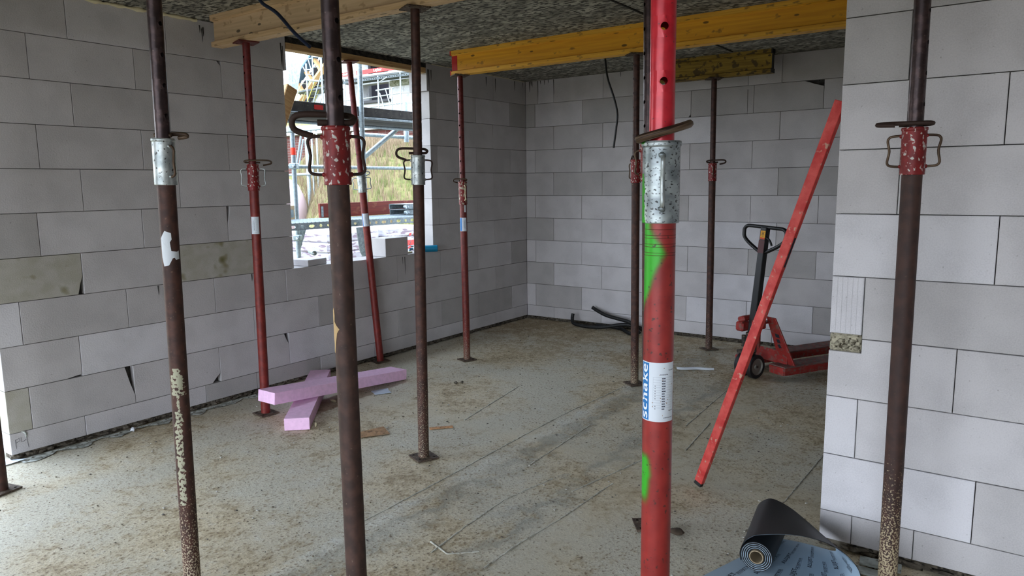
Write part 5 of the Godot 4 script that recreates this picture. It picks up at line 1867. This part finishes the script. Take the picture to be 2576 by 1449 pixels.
	# two spare planks stacked on the deck
	for k in 2:
		var root2 := thing("spare_plank", ["upper of two spare steel planks stacked on the lower deck", "lower of two spare steel planks stacked on the lower deck"][1 - k], "scaffold deck", Vector3(-1.07 + 0.012 * k, 1.211 + 0.062 * k, 0.55 + 0.02 * k), Basis.IDENTITY, "spare planks on the deck")
		st = tool()
		box(st, Vector3(0.24, 0.004, 1.35), Transform3D(Basis.IDENTITY, Vector3(0, 0.056, -0.25)))
		part("plank_top", st, gv, root2)
		st = tool()
		st.set_smooth_group(-1)
		var f := func(p: Vector2) -> Vector3: return Vector3(0.12, p.y, -p.x)
		var a := -0.42
		for i in 13:
			if i > 2:
				holed(st, f, a, 0.002, a + 0.105, 0.056, a + 0.052, 0.030, 0.030 if i % 2 == 0 else 0.015, 0.014, 16)
			else:
				cell(st, f, a, 0.002, a + 0.105, 0.056)
			a += 0.105
		box(st, Vector3(0.004, 0.056, 1.35), Transform3D(Basis.IDENTITY, Vector3(-0.12, 0.028, -0.25)))
		part("plank_side", st, gv, root2)
		st = tool()
		for q in 2:
			st = tool()
			tube(st, [Vector3(0.10, 0.030, 0.41 - 0.23 * q), Vector3(0.155, 0.030, 0.43 - 0.23 * q), Vector3(0.165, 0.012, 0.43 - 0.23 * q)], 0.018, 8)
			part("claw", st, gv, root2)
	# upper deck seen from below, with a dark toe board; lengthened out of view to block sky
	var dark := world_mapped(mat(Color(1, 1, 1), 0.7, 0.1, mottled(128, 128, 812, 0.03, Color(0.13, 0.125, 0.12), Color(0.21, 0.20, 0.185), 0.07, Color(0.28, 0.27, 0.24), 0.7)), 2.0)
	var up := thing("upper_deck", "dark scaffold deck edge with black toe board across the window", "scaffold deck", Vector3(-0.65, 2.14, 4.2))
	st = tool()
	box(st, Vector3(0.024, 0.082, 10.2), Transform3D(Basis(Vector3.RIGHT, 0.0085), Vector3(0, 0.0845, 0)), 0.002)
	part("toe_board", st, dark, up)
	st = tool()
	for k in 3:
		box(st, Vector3(0.19, 0.05, 10.2), Transform3D(Basis(Vector3.RIGHT, 0.0085), Vector3(-0.13 - 0.20 * k, 0.0425, 0)), 0.003)
	part("deck_plank", st, dark, up)
	st = tool()
	box(st, Vector3(0.010, 0.020, 10.2), Transform3D(Basis(Vector3.RIGHT, 0.0085), Vector3(-0.02, 0.0265, 0)), 0.002)
	part("deck_rim", st, gv, up)
	st = tool()
	box(st, Vector3(0.002, 0.040, 0.10), Transform3D(Basis.IDENTITY, Vector3(0.0135, 0.101, -1.82)))
	part("red_tag", st, mat(Color(0.72, 0.10, 0.07), 0.6), up)
	# plank end sticking out beside the window
	st = tool()
	box(st, Vector3(0.05, 0.42, 0.11), Transform3D(Basis(Vector3.RIGHT, -0.42), Vector3(-0.40, 2.16, 2.945)), 0.006)
	one("timber_brace", st, M.new_timber, "wooden plank end leaning outside the left window edge", "timber")

func pallets() -> void:
	var wrap := world_mapped(mat(Color(1, 1, 1), 0.35, 0.0, mottled(512, 256, 821, 0.03, Color(0.52, 0.51, 0.54), Color(0.64, 0.63, 0.66), 0.05, Color(0.40, 0.34, 0.39), 0.58, 0.04, 0.10, 8)), 1.2)
	var grp := "white wrapped pallets outside"
	var specs := [[0.02, -3.3, 0.95, 0.92, "wide white film wrapped pallet with grey bands seen under the deck"], [-0.98, -3.2, 0.90, 0.93, "white film wrapped pallet with red and black print under the deck"]]
	for k in 2:
		var e: Array = specs[k]
		var root := thing("wrapped_pallet", e[4], "pallet", Vector3(e[1], -0.28, e[0]), Basis.IDENTITY, grp)
		var H: float = e[3] + 0.28
		var st := tool()
		# film-wrapped load with sagging rounded corners and folds
		for q in 8:
			var y := 0.14 + (H - 0.14) * (q + 0.5) / 8.0
			var wz: float = e[2] * (0.985 + 0.015 * sin(q * 2.3))
			box(st, Vector3(0.95 + 0.012 * sin(q * 1.7), (H - 0.14) / 8.0 + 0.004, wz), Transform3D(Basis.IDENTITY, Vector3(0, y, 0)), 0.022)
		part("wrapped_load", st, wrap, root)
		st = tool()
		for q in 3:
			box(st, Vector3(0.98, 0.022, 0.10), Transform3D(Basis.IDENTITY, Vector3(0, 0.13, -0.40 + 0.40 * q)))
			box(st, Vector3(0.98, 0.09, 0.10), Transform3D(Basis.IDENTITY, Vector3(0, 0.06, -0.40 + 0.40 * q)))
		part("pallet_base", st, M.pine, root)
		if k == 1:
			st = tool()
			for q in [[0.0, 0.0, 0.085, 0.075], [0.10, 0.0, 0.085, 0.075], [0.02, 0.10, 0.045, 0.035], [0.11, 0.10, 0.045, 0.03], [-0.01, -0.09, 0.05, 0.035], [0.08, -0.09, 0.05, 0.035]]:
				var f := func(p: Vector2) -> Vector3: return Vector3(0.482, 1.02 + p.y, 0.10 - p.x - p.y * 0.45)
				cell(st, f, q[0], q[1] - q[3], q[0] + q[2], q[1])
			part("red_print", st, mat(Color(0.75, 0.10, 0.10), 0.5), root)
			st = tool()
			var g := func(p: Vector2) -> Vector3: return Vector3(0.483, 0.86 + p.y, 0.32 - p.x)
			for q in [[-0.10, 0.03, 0.02, 0.16], [-0.08, -0.14, 0.0, -0.02], [0.03, -0.05, 0.10, 0.10], [0.30, 0.05, 0.38, 0.07]]:
				cell(st, g, q[0], q[1], q[2], q[3])
			var h := func(p: Vector2) -> Vector3: return Vector3(0.483, 0.62 + p.y, 0.30 - p.x)
			letters(st, "N", 0.07, h)
			part("black_print", st, M.ink, root)

func far_buildings() -> void:
	var gv: Material = M.galv_far
	var white := world_mapped(mat(Color(0.80, 0.81, 0.82), 0.9, 0.0, mottled(128, 128, 831, 0.02, Color(0.92, 0.92, 0.92), Color(1, 1, 1), 0.04, Color(0.85, 0.85, 0.86), 0.8)), 0.4)
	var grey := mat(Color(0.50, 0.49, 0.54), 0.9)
	var house := thing("white_house", "white rendered house shell behind the far scaffold", "house", Vector3(-14.0, 2.6, -13.0))
	var o := -house.position
	var st := tool()
	# front wall in pieces round its two openings
	for e in [[-18.4, 2.6, -16.38, 8.2], [-14.95, 2.6, -9.0, 8.2], [-16.38, 2.6, -14.95, 4.70], [-16.38, 5.33, -14.95, 5.70], [-16.38, 6.30, -14.95, 8.2]]:
		box(st, Vector3(e[2] - e[0], e[3] - e[1], 0.36), Transform3D(Basis.IDENTITY, Vector3((e[0] + e[2]) * 0.5, (e[1] + e[3]) * 0.5, -13.18) + o))
	box(st, Vector3(0.36, 5.6, 7.0), Transform3D(Basis.IDENTITY, Vector3(-18.22, 5.4, -16.7) + o))
	box(st, Vector3(9.4, 0.25, 7.4), Transform3D(Basis.IDENTITY, Vector3(-13.7, 8.3, -16.6) + o))
	part("wall", st, white, house)
	st = tool()
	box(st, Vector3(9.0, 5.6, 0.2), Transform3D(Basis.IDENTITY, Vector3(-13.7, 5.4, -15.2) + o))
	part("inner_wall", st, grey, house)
	st = tool()
	box(st, Vector3(1.6, 0.10, 0.5), Transform3D(Basis.IDENTITY, Vector3(-15.66, 4.66, -13.10) + o), 0.01)
	part("window_sill", st, mat(Color(0.26, 0.26, 0.27), 0.8), house)
	st = tool()
	box(st, Vector3(3.2, 0.20, 0.14), Transform3D(Basis(Vector3(0, 0, 1), 0.0), Vector3(-13.2, 5.24, -12.95) + o), 0.01)
	part("stained_ledge", st, world_mapped(mat(Color(1, 1, 1), 0.9, 0.0, mottled(64, 64, 832, 0.05, Color(0.50, 0.52, 0.44), Color(0.64, 0.65, 0.60), 0.1, Color(0.38, 0.40, 0.30), 0.7)), 1.0), house)
	# gabled roof edge of the next house
	var gable := thing("gable_house", "house with a steep blue roof edge at the far left", "house", Vector3(-22.0, 3.0, -15.0))
	o = -gable.position
	st = tool()
	var dir := Vector3(2.15, 1.64, 0).normalized()
	var bs := Basis(dir, Vector3(-dir.y, dir.x, 0), Vector3(0, 0, 1))
	box(st, Vector3(3.6, 0.10, 0.5), Transform3D(bs, Vector3(-21.7, 7.0, -15.0) + o), 0.01)
	part("roof_edge", st, mat(Color(0.30, 0.42, 0.55), 0.6), gable)
	st = tool()
	for k in 4:
		box(st, Vector3(0.12, 1.0, 0.20), Transform3D(bs, Vector3(-22.6 + 0.62 * k, 5.95 + 0.47 * k, -15.1) + o))
	box(st, Vector3(3.4, 0.10, 0.3), Transform3D(bs, Vector3(-21.35, 6.35, -15.1) + o))
	part("rafter", st, M.new_timber, gable)
	st = tool()
	box(st, Vector3(3.4, 0.9, 0.1), Transform3D(bs, Vector3(-21.50, 6.55, -15.4) + o))
	part("roof_lining", st, mat(Color(0.10, 0.10, 0.11), 0.8), gable)
	st = tool()
	prism(st, PackedVector2Array([Vector2(-24.0, 3.0), Vector2(-18.5, 3.0), Vector2(-18.5, 8.0), Vector2(-20.5, 7.4), Vector2(-24.0, 4.6)]), 4.0, Transform3D(Basis.IDENTITY, Vector3(0, 0, -15.6) + o))
	part("gable_wall", st, white, gable)
	# scaffold before the white house
	var grp := "far scaffold"
	var sc := thing("far_scaffold", "pale tube scaffold with a red toe board in front of the white house", "scaffold", Vector3(-15.0, 3.2, -12.0), Basis.IDENTITY, grp)
	o = -sc.position
	for e in [[-16.22, 5.4, -16.22, 2.9, 0.026], [-15.42, 7.4, -15.42, 2.9, 0.026], [-14.49, 5.39, -14.49, 2.9, 0.03], [-13.82, 4.90, -13.82, 3.0, 0.024], [-13.40, 7.0, -13.40, 2.9, 0.026]]:
		st = tool()
		tube(st, [Vector3(e[0], e[1], -12.0) + o, Vector3(e[2], e[3], -12.0) + o], e[4], 8)
		part("standard", st, gv, sc)
	for e in [[-16.9, 4.65, -15.9, 4.67, 0.022], [-15.48, 4.65, -13.4, 4.71, 0.022], [-15.0, 4.32, -13.34, 4.37, 0.022], [-14.61, 4.89, -13.72, 4.91, 0.026], [-13.4, 4.71, -12.0, 4.65, 0.015], [-13.42, 4.37, -12.0, 4.3, 0.015]]:
		st = tool()
		tube(st, [Vector3(e[0], e[1], -12.0) + o, Vector3(e[2], e[3], -12.0) + o], e[4], 8)
		part("ledger", st, gv, sc)
	for e in [[-14.43, 4.79, -14.0, 3.9, 0.02], [-14.13, 4.88, -13.75, 4.1, 0.02], [-13.79, 4.66, -13.40, 4.0, 0.02], [-14.45, 5.15, -13.95, 5.28, 0.02]]:
		st = tool()
		tube(st, [Vector3(e[0], e[1], -12.0) + o, Vector3(e[2], e[3], -11.9) + o], e[4], 8)
		part("brace", st, gv, sc)
	st = tool()
	for k in 3:
		box(st, Vector3(6.2, 0.06, 0.30), Transform3D(Basis.IDENTITY, Vector3(-13.9, 5.40, -12.15 - 0.32 * k) + o), 0.003)
	part("deck", st, mat(Color(0.33, 0.35, 0.35), 0.7, 0.2), sc)
	st = tool()
	st.set_smooth_group(-1)
	var oo := o
	var side := func(p: Vector2) -> Vector3: return Vector3(p.x, p.y, -11.95) + oo
	for k in 40:
		holed(st, side, -16.9 + 0.115 * k, 5.26, -16.785 + 0.115 * k, 5.34, -16.842 + 0.115 * k, 5.30, 0.028, 0.018, 8)
	part("deck_rail", st, mat(Color(0.30, 0.33, 0.34), 0.7, 0.2), sc)
	for e in [[-16.9, -15.98], [-15.50, -13.42]]:
		st = tool()
		box(st, Vector3(e[1] - e[0], 0.145, 0.03), Transform3D(Basis(Vector3(0, 0, 1), 0.0), Vector3((e[0] + e[1]) * 0.5, 5.57, -11.93) + o), 0.003)
		var rb := part("red_toe_board", st, mat(Color(0.80, 0.12, 0.10), 0.6), sc)
		st = tool()
		var cx: float = (e[0] + e[1]) * 0.5 + (0.05 if e[1] > -15.0 else 0.28)
		letters(st, "Layher", 0.085, func(p: Vector2) -> Vector3: return Vector3(cx + p.x, 5.57 + p.y, -11.912) + oo, 1.0, 0.0, 700, "Droid Serif")
		part("toe_board_lettering", st, mat(Color(0.92, 0.90, 0.88), 0.7), rb)
	# stair tower at the left
	var tw := thing("stair_tower", "pale scaffold stair tower with slanting ladders at the left of the window view", "scaffold", Vector3(-18.0, 3.2, -12.0), Basis.IDENTITY, grp)
	o = -tw.position
	for e in [[-18.34, 6.2, -18.34, 2.9, 0.032], [-17.96, 6.6, -17.96, 5.3, 0.026], [-17.47, 7.2, -17.47, 2.9, 0.036]]:
		st = tool()
		tube(st, [Vector3(e[0], e[1], -12.0) + o, Vector3(e[2], e[3], -12.0) + o], e[4], 8)
		part("standard", st, gv, tw)
	for e in [[-18.4, 5.97, -17.98, 5.94, 0.02], [-18.39, 5.79, -17.97, 5.76, 0.02], [-18.38, 5.59, -17.47, 5.46, 0.036], [-17.94, 6.42, -17.36, 6.32, 0.024], [-18.32, 6.34, -17.95, 6.35, 0.02], [-18.53, 6.1, -18.06, 5.51, 0.02], [-18.26, 6.49, -17.91, 5.71, 0.02], [-17.94, 6.02, -17.6, 6.0, 0.02]]:
		st = tool()
		tube(st, [Vector3(e[0], e[1], -12.0) + o, Vector3(e[2], e[3], -11.95) + o], e[4], 8)
		part("rail", st, gv, tw)
	for e in [[-19.2, 4.5, -18.48, 5.57, 0], [-18.5, 4.4, -17.77, 5.44, 1], [-18.1, 4.35, -17.41, 5.64, 2]]:
		st = tool()
		var a := Vector3(e[0], e[1], -11.9) + o
		var b := Vector3(e[2], e[3], -11.9) + o
		tube(st, [a, b], 0.02, 8)
		tube(st, [a + Vector3(0.05, 0.0, -0.3), b + Vector3(0.05, 0.0, -0.3)], 0.014, 8)
		for k in 5:
			var p := a.lerp(b, (k + 0.5) / 5.0)
			tube(st, [p, p + Vector3(0.05, 0, -0.3)], 0.012, 6)
		part("ladder", st, [mat(Color(0.66, 0.70, 0.52), 0.6), mat(Color(0.52, 0.50, 0.22), 0.6), gv][e[4]], tw)
	st = tool()
	for k in 3:
		box(st, Vector3(1.9, 0.06, 0.28), Transform3D(Basis(Vector3(0, 0, 1), 0.03), Vector3(-18.3, 5.22, -12.2 - 0.3 * k) + o), 0.003)
	part("deck", st, mat(Color(0.34, 0.36, 0.37), 0.7, 0.2), tw)
	# brick building low behind the weeds
	var bt := brick_picture()
	var bk := thing("brick_building", "low red brick building with dark openings behind the weeds", "building", Vector3(-11.0, 0.8, -7.0))
	o = -bk.position
	st = tool()
	for e in [[-14.6, 0.8, -12.05, 3.0], [-12.05, 0.8, -11.4, 1.2], [-11.4, 0.8, -6.0, 3.0]]:
		box(st, Vector3(e[2] - e[0], e[3] - e[1], 0.3), Transform3D(Basis.IDENTITY, Vector3((e[0] + e[2]) * 0.5, (e[1] + e[3]) * 0.5, -7.15) + o))
	part("brick_wall", st, mapped(mat(Color.WHITE, 0.9, 0.0, bt), 1.0, 1.0), bk)
	st = tool()
	box(st, Vector3(8.9, 0.25, 0.5), Transform3D(Basis.IDENTITY, Vector3(-10.4, 3.12, -7.1) + o), 0.01)
	part("white_fascia", st, white, bk)
	st = tool()
	box(st, Vector3(1.3, 2.2, 0.1), Transform3D(Basis.IDENTITY, Vector3(-11.7, 1.9, -7.35) + o))
	part("grey_door", st, grey, bk)
	# light steel trestle before it
	var tr := thing("steel_trestle", "grey steel trestle of posts and slanting struts seen through the left of the window", "trestle", Vector3(-9.6, 0.6, -4.5))
	o = -tr.position
	for e in [[-9.31, 2.84, -9.27, 0.4, 0.045], [-9.12, 2.84, -9.12, 0.4, 0.02], [-8.94, 2.84, -8.96, 0.4, 0.02]]:
		st = tool()
		tube(st, [Vector3(e[0], e[1], -4.5) + o, Vector3(e[2], e[3], -4.5) + o], e[4], 8)
		part("post", st, gv, tr)
	for e in [[-9.74, 1.95, -9.33, 2.84, 0.025], [-9.64, 1.95, -9.30, 2.62, 0.02], [-10.2, 2.02, -8.4, 1.99, 0.025], [-10.2, 1.81, -8.4, 1.83, 0.03], [-10.2, 2.84, -8.4, 2.84, 0.03]]:
		st = tool()
		tube(st, [Vector3(e[0], e[1], -4.5) + o, Vector3(e[2], e[3], -4.4) + o], e[4], 8)
		part("strut", st, gv, tr)
	# tarpaulin heap
	st = tool()
	blob(st, Vector3(-9.30, 0.95, -3.75), Vector3(0.58, 0.78, 0.5), 0.05, 55, 16, 9)
	one("tarpaulin_heap", st, mat(Color(0.62, 0.54, 0.55), 0.7), "white tarpaulin over a heap low at the left of the window view", "tarpaulin")

func brick_picture() -> ImageTexture:
	var w := 256
	var h := 256
	var im := Image.create(w, h, false, Image.FORMAT_RGB8)
	im.fill(Color(0.36, 0.32, 0.30))
	var r := RandomNumberGenerator.new()
	r.seed = 5
	for j in 14:
		for i in 5:
			var x := int(i * 64 - (32 if j % 2 == 1 else 0))
			var t := r.randf()
			im.fill_rect(Rect2i(x + 2, j * 19 + 2, 60, 15), Color(0.26, 0.11, 0.09).lerp(Color(0.34, 0.16, 0.13), t))
	return ImageTexture.create_from_image(im)
